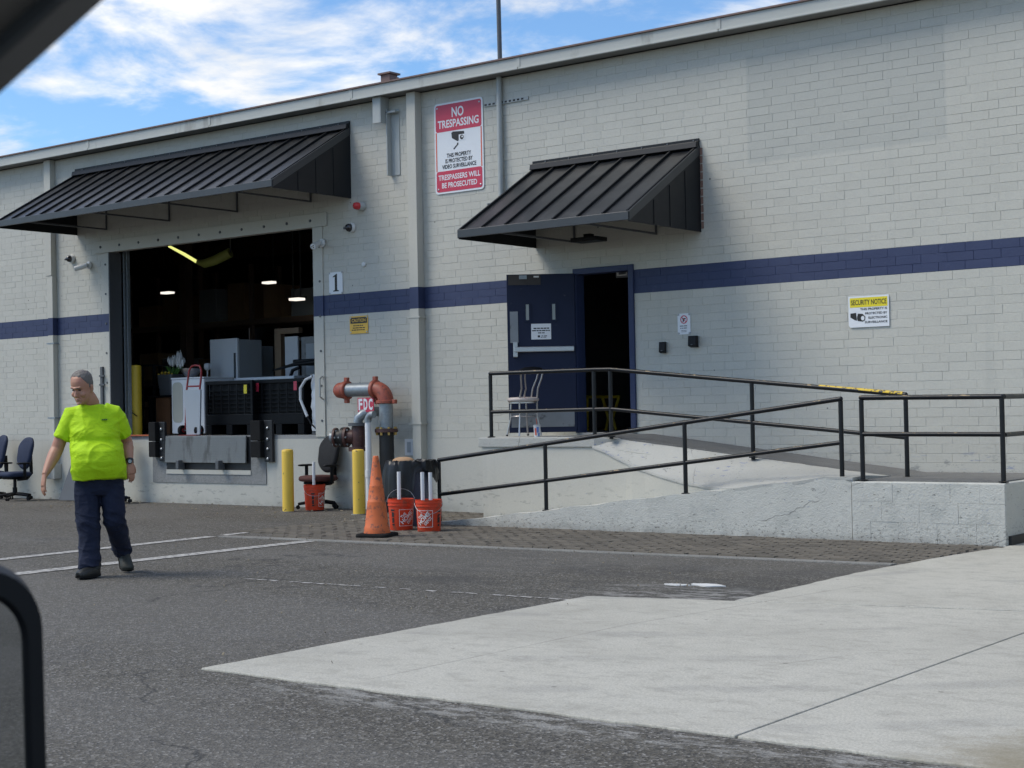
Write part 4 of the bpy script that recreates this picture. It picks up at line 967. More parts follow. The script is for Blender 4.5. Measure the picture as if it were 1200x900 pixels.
for s0, s1, r, m, nm in ((.06,.16,.10,M_DKRED,'branch'), (.16,.20,.145,M_DKRED,'flange'), (.205,.245,.145,M_BLKPIPE,'flange'), (.245,.33,.11,M_BLKPIPE,'branch'), (.33,.36,.14,M_DKRED,'flange'), (.36,.42,.085,M_GALV,'inlet_ring'), (.42,.428,.066,M_SIGNW,'cap_face'), (.428,.436,.035,M_REDPR,'cap_mark')):
    b = MB(); b.tube([base_ + dv*s0, base_ + dv*s1], r, 22); o = b.build(nm, m, FD2, 40)
    if nm == 'flange':
        s = dv.cross(Vector((0,0,1))).normalized(); u = s.cross(dv)
        for k in range(6):
            c = base_ + s*(r*.8*math.cos(k*PI/3)) + u*(r*.8*math.sin(k*PI/3)); b = MB(); b.tube([c + dv*(s0-.02), c + dv*(s1+.02)], .015, 6); b.build('bolt', M_ALU, o)
y3 = -.56; x3 = at(432, 540, y3).x
t = thing('drain_pipe', 'white plastic drain pipe standing in front of the fire hose inlet', 'pipe', (x3, y3, 0))
b = MB(); b.tube([(x3,y3,-.03), (x3,y3,1.27)], .043, 16); b.build('upright', M_PVC, t, 40)
b = MB(); b.tube([(x3,y3,1.2705)] + arc((x3+.09,y3,1.29), .09, PI, PI/2, 6, (1,0,0), (0,0,1)) + [(x3+.12,y3,1.38)], .05, 16); b.build('elbow', M_GALV, t, 60)
b = MB(); b.lathe([(.05,.50),(.05,.60)], 16, (x3,y3,0)); b.build('coupling', M_PVC, t, 40)

# ------------------------------------------------------------------ bollards, cone, buckets, can
for px, py, yv, lb in ((338, 600, -.9, 'yellow steel bollard left of the orange bucket'), (421, 603, -.9, 'chipped yellow steel bollard in front of the standpipe')):
    p = flo(px, py); t = thing('bollard', lb, 'bollard', (p.x, p.y, 0), 'yellow bollards before the dock wall')
    b = MB(); b.lathe([(.084,-.03),(.084,.86),(.082,.885),(.074,.895)], 24, (p.x,p.y,0)); b.build('tube', M_YELLOW, t, 40)
    b = MB(); b.lathe([(.073,.8955),(.05,.902),(.01,.905)], 20, (p.x,p.y,0)); b.build('cap', M_YELLOW, t, 60)
    b = MB(); b.lathe([(.115,-.02),(.11,.012)], 16, (p.x,p.y,0)); b.build('footing', M_KERB, t)
p = flo(442, 630); t = thing('traffic_cone', 'faded orange traffic cone with black base standing before the buckets', 'traffic cone', (p.x,p.y,0))
rz = R_(18); pts = [(math.cos(rz)*a - math.sin(rz)*c, math.sin(rz)*a + math.cos(rz)*c) for a, c in rrect(.40, .40, .07)]
b = MB(); b.rings([[(p.x+a*s, p.y+c*s, z) for a, c in pts] for z, s in ((.013,.98),(.03,1.0),(.05,.96),(.055,.85))]); b.build('base', M_RUBBER, t)
b = MB(); prof = [(.150,.0555),(.146,.10),(.136,.135),(.133,.14),(.104,.40),(.103,.41),(.098,.415),(.080,.575),(.079,.585),(.075,.59),(.034,.90),(.030,.915),(.026,.92)]
b.lathe(prof, 32, (p.x,p.y,0)); b.build('cone_body', M_CONE, t, 40)
rnd = random.Random(8)
def on_cyl(c, r0, r1, h, face):                   # 2-D (s, z) -> tapered cylinder surface, face = angle of the s=0 line
    def fn(s, z):
        r = r0 + (r1-r0)*z/h + .0035; a = face + s/((r0+r1)/2); return Vector((c[0]+r*math.cos(a), c[1]+r*math.sin(a), z + c[2]))
    return fn
def bucket(px, py, label, logo_deg, sticks, handle=0):
    p = flo(px, py) if isinstance(px, (int, float)) else px
    view = math.atan2(CC.y-p.y, CC.x-p.x)
    t = thing('bucket', label, 'bucket', (p.x,p.y,0), 'orange buckets with white poles')
    c = (p.x, p.y, .013); h = .368
    b = MB(); b.rings([[(c[0]+r*math.cos(2*PI*j/36), c[1]+r*math.sin(2*PI*j/36), c[2]+z) for j in range(36)] for r, z in ((.132,0),(.1345,.006),(.150,.285),(.158,.287),(.158,.305),(.153,.307),(.154,.325),(.159,.327),(.159,.35),(.154,.352),(.157,h-.008),(.157,h),(.150,h),(.149,.25))], False)
    b.add([(c[0]+.132*math.cos(2*PI*j/36), c[1]+.132*math.sin(2*PI*j/36), c[2]) for j in range(36)], [list(range(36))])
    B = b.build('pail', M_BUCKET, t, 35)
    b = MB(); b.lathe([(.147,.30),(.03,.305)], 24, (p.x,p.y,0)); b.build('cement_fill', M_PIT, t)
    for (dx_, dy_, top) in sticks:
        b = MB(); b.tube([(p.x+dx_, p.y+dy_, .28), (p.x+dx_*1.05, p.y+dy_, top)], .0225, 14); b.build('pole', M_PVC, t, 40)
    face = view + R_(logo_deg); fn = on_cyl(c, .1345, .150, .285, face); q = .098
    rot = lambda a, d: (a*math.cos(R_(45)) - d*math.sin(R_(45)), a*math.sin(R_(45)) + d*math.cos(R_(45)))
    for s, a, d, w_, h_ in (('THE', -.015, .055, .075, .034), ('HOME', .0, .008, .185, .052), ('DEPOT', .014, -.047, .115, .038)):
        tp, tf = text_mb(s, w_, h_, .03); b = MB(); b.add([fn(*(lambda e: (e[0], e[1]+.15))(rot(a+u, d+v))) for u, v in tp], tf); b.build('lettering', M_WHITE, t)
    b = MB(); th = .005
    for k in range(4):
        c0, c1 = [(-q,-q),(q,-q),(q,q),(-q,q)][k], [(q,-q),(q,q),(-q,q),(-q,-q)][k]
        for i in range(8):
            u0 = [c0[m]+(c1[m]-c0[m])*i/8 for m in (0,1)]; u1 = [c0[m]+(c1[m]-c0[m])*(i+1)/8 for m in (0,1)]
            sh = lambda u: (u[0]*(1-th/q), u[1]*(1-th/q))
            b.add([fn(u0[0],u0[1]+.15), fn(u1[0],u1[1]+.15), fn(sh(u1)[0],sh(u1)[1]+.15), fn(sh(u0)[0],sh(u0)[1]+.15)], [(0,1,2,3)])
    b.build('logo_frame', M_WHITE, t)
    fb_ = on_cyl(c, .1345, .150, .285, face + R_(72)); 
    for z0, z1, s0, s1 in ((.225,.24,-.03,.035), (.185,.20,-.012,.03), (.17,.184,-.02,.01), (.10,.165,-.018,.022), (.06,.085,-.012,.016)):
        b = MB(); b.add([fb_(s0,z0), fb_((s0+s1)/2,z0), fb_(s1,z0), fb_(s1,z1), fb_((s0+s1)/2,z1), fb_(s0,z1)], [(0,1,4,5),(1,2,3,4)]); b.build('print_block', M_BLACKPR, t)
    fb2 = on_cyl(c, .1345, .150, .285, face - R_(70))
    for z0, z1, s0, s1 in ((.23,.25,-.03,.02), (.16,.215,-.02,.012), (.09,.15,-.018,.01), (.06,.08,-.02,.015)):
        b = MB(); b.add([fb2(s0,z0), fb2(s1,z0), fb2(s1,z1), fb2(s0,z1)], [(0,1,2,3)]); b.build('print_block', M_BLACKPR, t)
    u = Vector((math.cos(view+PI/2), math.sin(view+PI/2), 0)); w_ = Vector((math.cos(view), math.sin(view), 0))
    if handle == 1: pts = [Vector((p.x,p.y,.345)) + u*(.166*math.cos(a)) + Vector((0,0,1))*(.15*math.sin(a)) - w_*.08*math.sin(a) for a in [PI*i/12 for i in range(13)]]
    else: pts = [Vector((p.x,p.y,.345)) + u*(.166*math.cos(a)) - Vector((0,0,1))*(.125*math.sin(a)) + w_*(.172*math.sin(a)) for a in [PI*i/14 for i in range(15)]]
    b = MB(); b.tube(pts, .0028, 6); b.build('handle', M_ALU, t, 60)
    return t
bucket(470.5, 622, 'orange bucket with one white pole, nearer the traffic cone', 30, [(.0, -.03, .70)], 1)
bucket(503, 623.5, 'orange bucket with two white poles, right of the single pole bucket', -22, [(-.050,-.045,.70), (.022,.010,.695)], 0)
bucket(369, 598.5, 'orange bucket with a white pole in front of the black office chair', 62, [(.02,-.03,.71)], 0)
# rubbish can with draped bag
yT = -2.32; p = at(482, 580, yT); tcx = p.x
t = thing('rubbish_can', 'grey blue rubbish can with a black bag hanging over its rim behind the buckets', 'rubbish can', (tcx, yT, 0))
b = MB(); b.rings([[(tcx+r*math.cos(2*PI*j/28), yT+r*math.sin(2*PI*j/28), z) for j in range(28)] for r, z in ((.20,.015),(.205,.03),(.265,.74),(.28,.745),(.28,.775),(.255,.775),(.25,.60))], False); b.add([(tcx+.2*math.cos(2*PI*j/28), yT+.2*math.sin(2*PI*j/28), .015) for j in range(28)], [list(range(28))]); b.build('can', M_CANBLUE, t, 40)
b = MB(); rg = []; N = 72
for k, (r, z) in enumerate(((.18,.70),(.24,.775),(.275,.815),(.300,.81),(.308,.77),(.31,.70),(.315,.62),(.325,.54))):
    ring = []
    for j in range(N):
        a = 2*PI*j/N; va = math.atan2(CC.y-yT, CC.x-tcx); da = math.atan2(math.sin(a-va), math.cos(a-va))   # angle from the viewer
        long_ = 1.15 if da < .1 else .50 + .22*math.sin(a*4)
        if abs(da) > 2.4: long_ = .6
        wr = mnoise.noise((math.cos(a)*7, math.sin(a)*7, z*5))*.028 + mnoise.noise((math.cos(a)*17, math.sin(a)*17, z*9))*.012
        zz = z if k < 4 else .81 - (.81-z)*long_*1.35
        rr = r + wr + (.03*(k-3)*(1 if da < -.5 else .3) if k > 3 else 0)*.35
        ring.append((tcx+rr*math.cos(a), yT+rr*math.sin(a), zz + wr*.8))
    rg.append(ring)
b.rings(rg, False); b.build('bag', M_BAG, t, 60)
b = MB(); b.sphere((tcx-.10, yT-.02, .80), .14, 14, 8, (1.15,.8,.42)); tag(b.build('cardboard_scrap', M_CARDB, None, 60, loc=(tcx-.1,yT,.78)), 'brown crumpled cardboard lying on top of the rubbish can', 'cardboard')

# ------------------------------------------------------------------ office chairs
def cushion(w, d, h, r, nx=10, curve=0.0):         # rounded slab, centred, z from 0 to h
    pts = rrect(w, d, r, 6); mb = MB()
    mb.rings([[(x*s, y*s, z + curve*(x*x)) for x, y in pts] for z, s in ((0,.80),(h*.12,.95),(h*.4,1.0),(h*.72,.98),(h*.92,.90),(h,.74),(h*1.04,.4))]); return mb
def office_chair(label, loc, rz, fab, seat, backh=.52, arms=True, group='office chairs against the wall'):
    t = thing('office_chair', label, 'office chair', loc, group, True, rz)   # local: faces -y
    mb = cushion(.49, .47, .09, .12); [setattr(q, 'z', q.z+.40) for q in mb.v]; mb.build('seat', seat, t, 60)
    mb = MB(); mb.box(-.17,.17,-.15,.17,.36,.399); mb.build('seat_pan', M_BLKPL, t, bevel=.02)
    # backrest: rounded upright pad, tall oval
    mb = MB(); rg = []
    prof = rrect(.44, backh, .19, 7)
    for y, s in ((.0,.80),(.012,.93),(.035,1.0),(.065,.96),(.085,.80),(.09,.5)):
        rg.append([(x*s*(1-.18*max(0,(-z)/(backh/2))), .20 + y - .06*(x/.22)**2*.6 + .10*(z/backh), .52 + backh/2 + z*s) for x, z in prof])
    mb.rings(rg); mb.build('backrest', fab, t, 60)
    mb = MB(); mb.tube([(0,.05,.36), (0,.24,.37), (0,.32,.45), (0,.31,.75)], [(.035,.02)]*4, 10); mb.build('back_bracket', M_BLKPL, t, 50)
    mb = MB(); mb.tube([(0,0,.36), (0,0,.10)], .028, 12); col_ = mb.build('gas_column', M_BLKPL, t, 40)
    mb = MB(); mb.tube([(0,0,.22), (0,0,.09)], .04, 12); mb.build('column_sleeve', M_BLKPL, col_, 40)
    for k in range(5):
        a = 2*PI*k/5 + .3; e = Vector((math.cos(a)*.30, math.sin(a)*.30, .075))
        mb = MB(); mb.tube([(0,0,.11), e*.5 + Vector((0,0,.06)), e], [.032,.026,.02], 8); lg = mb.build('base_arm', M_BLKPL, t, 40)
        s = Vector((-math.sin(a), math.cos(a), 0))
        for q in (-1, 1):
            c = e + s*.018*q + Vector((0,0,-.045)); mb = MB(); mb.tube([c - s*.009, c + s*.009], .03, 12); mb.build('castor', M_BLKPL, lg, 40)
    if arms:
        for s in (-1, 1):
            mb = MB(); mb.tube([(s*.15,.02,.375), (s*.28,.02,.385), (s*.29,.02,.43), (s*.29,.02,.62)], [(.02,.03)]*4, 8); ar = mb.build('arm_post', M_BLKPL, t, 50)
            mb = cushion(.075, .26, .03, .035); [(setattr(q, 'z', q.z+.62), setattr(q, 'x', q.x+s*.29)) for q in mb.v]; mb.build('arm_pad', M_BLKPL, ar, 60)
    mb = MB(); mb.tube([(.12,-.02,.37), (.27,-.04,.365)], .008, 6); mb.build('lever', M_BLKPL, t)
    return t
G = 'navy office chairs against the wall'
office_chair('navy fabric office chair with armrests against the wall, left of the conduit', (-23.28, -.62, .014), R_(-4), M_BLUEF, M_BLUEF, .56, True, G)
office_chair('navy office chair cut off by the left edge of the picture', (-24.22, -.50, .014), R_(-10), M_BLUEF, M_BLUEF, .60, True, G)
office_chair('dark navy office chair standing behind the walking man', (-20.78, -.50, .014), R_(12), M_BLUEF, M_BLUEF, .60, False, G)
office_chair('black office chair with maroon seat between the two yellow bollards', (-16.22, -.34, .014), R_(-6), M_BLKF, M_MAROON, .55, True, None)
p = flo(152, 588); b = MB(); b.lathe([(.09,.014),(.095,.05),(.09,.18),(.06,.26),(.035,.30),(.035,.34)], 18, (p.x,p.y-.3,0)); tag(b.build('water_jug', M_TURQ, None, 50, loc=(p.x,p.y-.3,0)), 'turquoise plastic jug on the ground by the chair behind the man', 'jug')
t_ = MB(); t_.prism([(-22.42,-.36,.014), (-21.55,-.36,.014), (-21.62,-.10,1.05), (-22.15,-.10,1.05)], (.0,.045,0)); tag(t_.build('leaning_board', M_STEELD, None, bevel=.004, loc=(-22,-.3,0)), 'dark board leaning on the wall behind the walking man', 'board')

# ------------------------------------------------------------------ cafe chair and cup on the landing
zl0 = 1.072
CH = thing('cafe_chair', 'chrome cafe chair with worn cream round seat on the landing by the door', 'chair', (-12.02, -.86, zl0), local=True, rz=R_(68))
b = MB(); b.lathe([(.17,.435),(.195,.44),(.205,.46),(.20,.48),(.17,.492),(.02,.497)], 28); b.build('seat', M_VINYL, CH, 60)
b = MB(); b.lathe([(.185,.415),(.185,.434)], 28); b.build('seat_ring', M_CHROME, CH, 40)
for a in (45, 135):
    e = Vector((math.cos(R_(a)), math.sin(R_(a)), 0)); b = MB(); b.tube([e*.16+Vector((0,0,.42)), e*.17+Vector((0,0,.22)), e*.22], .0115, 8); b.build('leg', M_CHROME, CH, 50)
    b = MB(); b.lathe([(.015,0),(.015,.02)], 8, e*.22); b.build('foot_cap', M_BLKPL, CH)
for a in (225, 315):
    e = Vector((math.cos(R_(a)), math.sin(R_(a)), 0)); sx = 1 if e.x > 0 else -1
    b = MB(); b.tube([e*.23, e*.18+Vector((0,0,.25)), e*.185+Vector((0,0,.47)), Vector((sx*.12,-.17,.60)), Vector((sx*.15,-.21,.72)), Vector((sx*.165,-.235,.82))], .0115, 8); b.build('back_leg', M_CHROME, CH, 50)
    b = MB(); b.tube([e*.15+Vector((0,0,.47)) - Vector((sx*.05,0,0)), Vector((sx*.05,-.16,.60)), Vector((sx*.085,-.20,.72)), Vector((sx*.10,-.23,.82))], .010, 8); b.build('back_rod', M_CHROME, CH, 50)
b = MB(); b.tube([(-.19,-.225,.80), (-.12,-.245,.835), (0,-.255,.845), (.12,-.245,.835), (.19,-.225,.80)], [(.03,.014)]*5, 10, ref=(0,0,1)); b.build('top_roll', M_BLKPL, CH, 60)
b = MB(); b.tube([(.155*math.cos(2*PI*i/24), .155*math.sin(2*PI*i/24), .25) for i in range(25)], .008, 6, caps=False); b.build('foot_ring', M_CHROME, CH, 60)
p = at(629.5, 510, -1.02); t = thing('drink_cup', 'printed paper drink cup standing on the landing edge near the chair', 'cup', (p.x,-1.02,zl0-.013))
z0 = zl0 - .01
b = MB(); b.lathe([(.034,0),(.045,.135),(.047,.138),(.047,.142)], 20, (p.x,-1.02,z0)); b.build('cup_body', M_CUP, t, 50)
b = MB(); b.lathe([(.048,.1425),(.048,.15),(.036,.155)], 20, (p.x,-1.02,z0)); b.build('lid', M_APPLG, t, 50)
b = MB(); b.tube([(p.x,-1.02,z0+.155), (p.x-.012,-1.02,z0+.23)], .005, 6); b.build('straw', M_CUPR, t)
fc = on_cyl((p.x,-1.02,z0), .034, .045, .135, math.atan2(CC.y+1.02, CC.x-p.x))
for s0, s1, za, zb, m in ((-.03,-.008,.02,.11,M_CUPR), (-.005,.02,.055,.125,M_CUPB), (.012,.032,.01,.05,M_CUPB)):
    b = MB(); b.add([fc(s0,za)+Vector((0,0,0)), fc(s1,za), fc(s1,zb), fc(s0,zb)], [(0,1,2,3)]); b.build('print_block', m, t)

# ------------------------------------------------------------------ things inside the dock
FZ = 1.091
p = flo(160, 511, 1.09); bx_ = at(160, 470, .45).x
t = thing('guard_post', 'tall yellow guard post just inside the left dock jamb', 'guard post', (bx_,.45,FZ))
b = MB(); b.lathe([(.088,FZ),(.088,2.27),(.08,2.29),(.02,2.30)], 22, (bx_,.45,0)); b.build('tube', M_YELLOWD, t, 40)
b = MB(); b.tube([(bx_-.06,.34,2.0), (bx_-.07,.33,1.7), (bx_+.0,.33,1.5), (bx_+.12,.36,1.42)], .009, 6); b.build('cable', M_BLKPL, t, 60)
def rack(label, x0, x1, y0, y1, z1, m):
    t = thing('storage_rack', label, 'rack', ((x0+x1)/2,(y0+y1)/2,FZ))
    for x in (x0, x1):
        for y in (y0, y1): b = MB(); b.box(x-.02,x+.02,y-.02,y+.02,FZ,z1); b.build('upright', m, t)
    n = int((z1-FZ)/.32)
    for k in range(n+1): b = MB(); b.box(x0+.021,x1-.021,y0-.015,y1+.015,FZ+.08+k*(z1-FZ-.1)/n,FZ+.105+k*(z1-FZ-.1)/n); b.build('shelf', m, t)
a = at(167, 470, 1.1); c = at(181, 470, 1.1); rack('black slatted rack behind the yellow guard post', a.x, c.x, 1.1, 1.5, 2.32, M_BIN)
a = at(178, 470, 1.0); c = at(203, 470, 1.0)
t = thing('plant_stand', 'dark table with timber panel carrying the plant pot', 'table', ((a.x+c.x)/2, 1.2, FZ))
b = MB(); b.box(a.x-.1, c.x+.1, .98, 1.5, 1.74, 1.775); b.build('table_top', M_BIN, t); b = MB(); b.box(a.x+.08, c.x-.12, 1.02, 1.06, FZ, 1.739); b.build('panel', M_WOOD, t)
for x in (a.x-.06, c.x+.06): b = MB(); b.box(x-.025, x+.025, 1.0, 1.05, FZ, 1.739); b.build('leg', M_BIN, t)
pc = Vector(((a.x+c.x)/2, 1.2, 1.776))
t = thing('flower_pot', 'grey glass pot of white and yellow flowers on the dark table', 'flower pot', pc)
b = MB(); b.rings([[(pc.x+s*x, pc.y+s*y, pc.z+z) for x, y in rrect(.40,.34,.05)] for s, z in ((.82,0),(1,.36),(.96,.36),(.93,.30))], False); b.add([(pc.x+.82*x, pc.y+.82*y, pc.z) for x, y in rrect(.40,.34,.05)], [list(range(24))]); b.build('pot', M_STEELD, t)
b = MB(); b.box(pc.x-.17,pc.x+.17,pc.y-.14,pc.y+.14,pc.z+.28,pc.z+.30); b.build('soil', M_WOOD, t)
rnd = random.Random(4)
for k, (dx_, h_) in enumerate(((.00,.60),(.05,.64),(.10,.58),(.18,.62),(.22,.70),(.26,.66),(.30,.58),(.17,.54),(.25,.55))):
    b = MB(); tip = pc + Vector((dx_, rnd.uniform(-.05,.05), h_)); b.tube([pc+Vector((.02+dx_*.3,0,.29)), pc+Vector((dx_*.8,0,.45)), tip-Vector((0,0,.1))], .008, 6); b.build('stem', M_LEAF, t)
    b = MB(); b.lathe([(.010,-.09),(.026,-.05),(.030,0),(.016,.03)], 7, tip, (rnd.uniform(-.3,.4),0,1)); ft = b.build('flower', M_PETAL, t, 60)
    for q in range(5):
        aa = q*2*PI/5 + k; e = Vector((math.cos(aa)*.03, math.sin(aa)*.03, 0)); b = MB(); b.tube([tip - Vector((0,0,.07)), tip + e*1.1, tip + e*.9 + Vector((0,0,.055+rnd.uniform(-.01,.03)))], [(.004,.010),(.004,.020),(.002,.005)], 6); b.build('petal', M_PETAL, ft, 60)
for k in range(9):
    a_ = rnd.uniform(0,2*PI); e = pc + Vector((math.cos(a_)*.16+.05, math.sin(a_)*.10, .36+rnd.uniform(.02,.16))); b = MB(); b.tube([pc+Vector((.03,0,.28)), e*.5+pc*.5+Vector((0,0,.2)), e], [(.004,.018),(.006,.03),(.003,.004)], 6); b.build('leaf', M_LEAF, t)
for k in range(8):
    b = MB(); b.sphere(pc + Vector((-.26+k*.045, -.06+.04*(k%2), .37+rnd.uniform(-.02,.03))), .024, 8, 6); b.build('blossom', M_YPETAL, t, 180)
# white freezer, second freezer, trolley and its load
a, c = at(201, 470, .75), at(231, 470, .75)
t = thing('washing_machine', 'white top loading appliance with a beige side panel behind the hand truck', 'appliance', ((a.x+c.x)/2, 1.05, FZ))
b = MB(); b.box(a.x, c.x+.18, .75, 1.4, FZ+.02, 2.03); b.build('cabinet', M_APPL, t, bevel=.015)
b = MB(); b.prism([(x, .749, z) for x, z in [(a.x+.03+q[0]+.13, 1.64+q[1]) for q in rrect(.26,.68,.09)]], (0,-.004,0)); b.build('side_panel', M_BEIGE, t)
b = MB(); b.box(a.x-.005, c.x+.185, .74, 1.41, 2.031, 2.06); b.build('lid', M_APPL, t, bevel=.008)
for x in (a.x+.06, c.x+.1): b = MB(); b.lathe([(.025,0),(.025,.03)], 10, (x,.85,FZ-.008)); b.build('foot', M_BLKPL, t)
a, c = at(243, 444, 1.45), at(345, 444, 1.45)
t = thing('chest_freezer', 'long white chest freezer behind the black bins', 'freezer', ((a.x+c.x)/2, 2.1, FZ))
b = MB(); b.box(a.x, c.x, 1.45, 1.92, FZ, 1.98); b.build('cabinet', M_APPL, t, bevel=.015); b = MB(); b.box(a.x-.01, c.x+.01, 1.43, 1.94, 1.982, 2.04); b.build('lid', M_APPL, t, bevel=.015)
a = at(229, 480, .28); HTX = a.x
t = thing('hand_truck', 'red hand truck with black wheels standing on the dock floor', 'hand truck', (HTX,.3,FZ))
for s in (-1, 1): b = MB(); b.tube([(HTX+s*.16,.20,FZ+.10), (HTX+s*.16,.24,FZ+.75), (HTX+s*.16,.27,FZ+.92), (HTX+s*.15,.29,FZ+1.06), (HTX+s*.10,.30,FZ+1.13), (HTX,.30,FZ+1.145)], .016, 8); b.build('side_rail', M_REDM, t, 50)
for z, y in ((.80,.25), (.5,.225), (.22,.207)): b = MB(); b.tube([(HTX-.16,y,FZ+z), (HTX+.16,y,FZ+z)], .014, 8); b.build('cross_bar', M_REDM, t, 50)
for s in (-1, 1):
    b = MB(); b.tube([(HTX+s*.20-.02,.17,FZ+.083), (HTX+s*.20+.03,.17,FZ+.083)], .085, 20); wv_ = b.build('wheel', M_RUBBER, t, 40)
    b = MB(); b.tube([(HTX+s*.20-.025,.17,FZ+.083), (HTX+s*.20+.035,.17,FZ+.083)], .035, 12); b.build('hub', M_REDM, wv_, 40)
b = MB(); b.tube([(HTX-.2,.17,FZ+.083), (HTX+.2,.17,FZ+.083)], .012, 8); b.build('axle', M_STEELD, t)
b = MB(); b.box(HTX-.12,HTX+.30,.02,.16,FZ+.004,FZ+.012); b.build('toe_plate', M_REDM, t)
b = MB(); b.prism([(HTX-.02,.10,FZ+.013), (HTX+.30,.10,FZ+.013), (HTX+.30,.13,FZ+.74), (HTX-.09,.13,FZ+.74)], (0,.03,0)); tag(b.build('metal_sheet', M_APPLG, None, bevel=.004, loc=(HTX,.12,FZ)), 'light grey sheet metal panel standing on the hand truck', 'panel')
# plastic pallet bins
def bulk_bin(label, x0, x1, y0, y1, tags):
    t = thing('bulk_bin', label, 'bin', ((x0+x1)/2,(y0+y1)/2,FZ), 'black plastic pallet bins on the dock'); zt = 1.965; zb = FZ + .16
    for x in (x0, (x0+x1)/2-.07, x1-.14): b = MB(); b.box(x, x+.14, y0, y1, FZ, zb-.001); b.build('pallet_foot', M_BIN, t, bevel=.006)
    b = MB(); b.box(x0, x1, y0, y1, zb, zb+.17); b.build('base', M_BIN, t, bevel=.008)
    b = MB(); b.box(x0+.05, x1-.05, y0+.05, y0+.07, zb+.171, zt-.04); b.box(x0+.05, x1-.05, y1-.07, y1-.05, zb+.171, zt-.04); b.box(x0+.05, x0+.07, y0+.08, y1-.08, zb+.171, zt-.04); b.box(x1-.07, x1-.05, y0+.08, y1-.08, zb+.171, zt-.04); b.build('wall_panel', M_BIN, t)
    for x in (x0, x1-.049): 
        for y in (y0, y1-.049): b = MB(); b.box(x, x+.049, y, y+.049, zb+.171, zt); b.build('corner_post', M_BIN, t, bevel=.005)
    b = MB(); b.box(x0+.05, x1-.05, y0, y0+.049, zt-.06, zt); b.box(x0+.05, x1-.05, y1-.049, y1, zt-.06, zt); b.build('rim', M_BIN, t, bevel=.005)
    n = 6; zq = zb + .2
    for k in range(n): z = zq + k*(zt-.1-zq)/n; b = MB(); b.box(x0+.051, x1-.051, y0+.012, y0+.049, z, z+.016); b.build('horizontal_rib', M_BIN, t)
    for k in range(1, 6): x = x0 + k*(x1-x0)/6; b = MB(); b.box(x-.012, x+.012, y0+.004, y0+.0115, zb+.18, zt-.065); b.build('vertical_rib', M_BIN, t)
    for x, z, m in tags: b = MB(); b.box(x-.035, x+.035, y0-.004, y0-.0005, z-.07, z+.07); b.build('label', m, t)
a, c = at(241, 480, .42), at(296, 480, .42)
bulk_bin('black plastic pallet bin with a yellow tag, left of the pair', a.x, c.x, .42, 1.35, [(at(287.5,456,.42).x, at(287.5,456,.42).z, M_YELPR)])
a, c = at(297.5, 480, .55), at(356, 480, .55)
bulk_bin('black plastic pallet bin with red tags, right of the pair', a.x, c.x, .55, 1.45, [(at(298.5,454,.55).x+.06, at(298.5,454,.55).z, M_REDPR), (at(346,452,.55).x, at(346,452,.55).z, M_REDPR)])
# fridges and doors further in
a, c = at(246, 420, 2.0), at(278, 420, 2.0)
t = thing('refrigerator', 'pale grey refrigerator standing in the dark warehouse behind the freezer', 'refrigerator', ((a.x+c.x)/2, 2.3, FZ))
b = MB(); b.box(a.x, c.x, 2.0, 2.06, FZ+.05, 2.76); b.build('door', M_APPL, t, bevel=.012); b = MB(); b.box(a.x+.01, c.x-.01, 2.065, 2.6, FZ, 2.74); b.build('cabinet', M_APPLG, t, bevel=.01); b = MB(); b.box(c.x-.06, c.x-.04, 1.97, 1.999, 1.8, 2.5); b.build('handle', M_STEELD, t)
a2, c2 = at(281, 420, 2.7), at(290, 420, 2.7)
t = thing('cabinet', 'narrow grey cabinet right beside the pale refrigerator', 'cabinet', ((a2.x+c2.x)/2, 3.3, FZ)); b = MB(); b.box(a2.x+.01, c2.x+.05, 2.75, 3.3, FZ, 2.66); b.build('body', M_APPLG, t, bevel=.01); b = MB(); b.box(a2.x+.03, c2.x+.03, 2.73, 2.749, FZ+.1, 2.6); b.build('door', M_KICK, t)
a, c = at(322, 420, 2.7), at(348, 420, 2.7)
t = thing('door_casing', 'tan timber door casing leaning behind the right bin', 'door casing', ((a.x+c.x)/2, 2.75, FZ))
b = MB(); b.box(a.x, a.x+.16, 2.7, 2.8, FZ, 2.83); b.build('side_jamb', M_TAN, t); b = MB(); b.box(c.x-.08, c.x+.05, 2.7, 2.8, FZ, 2.70); b.build('side_jamb', M_TAN, t); b = MB(); b.box(a.x, c.x+.05, 2.7, 2.8, 2.831, 2.93); b.build('head', M_TAN, t)
a, c = at(334, 420, 2.45), at(349, 420, 2.45)
b = MB(); b.box(a.x, c.x, 2.45, 2.49, FZ, 2.76); tag(b.build('door_panel', M_APPL, None, bevel=.004, loc=(a.x,2.45,FZ)), 'white door panel standing before the tan timber casing', 'panel')
a, c = at(351, 420, 2.45), at(370, 420, 2.45)
t = thing('stacked_door', 'grey panelled door standing at the right edge of the dock opening', 'door', (a.x,2.5,FZ)); b = MB(); b.box(a.x, c.x+.3, 2.5, 2.54, FZ, 2.74); b.build('slab', M_KICK, t); b = MB(); b.box(a.x+.12, a.x+.32, 2.488, 2.499, 1.9, 2.62); b.build('raised_panel', M_APPLG, t)
def tubes(name, label, cat, segs, r, m):
    t = thing(name, label, cat, segs[0][0][1])
    for nm, pts in segs: b = MB(); b.tube(pts, r, 8); b.build(nm, m, t, 60)
    return t
y_ = 1.15
P_ = lambda x, yv: at(x, yv, y_)
t = thing('treadmill', 'black treadmill frame with slanted arms behind the right bin', 'treadmill', (P_(355,440).x, 1.7, FZ))
b = MB(); b.box(P_(345,450).x, P_(368,450).x, 1.55, 2.2, FZ, FZ+.18); b.build('deck', M_BIN, t, bevel=.02)
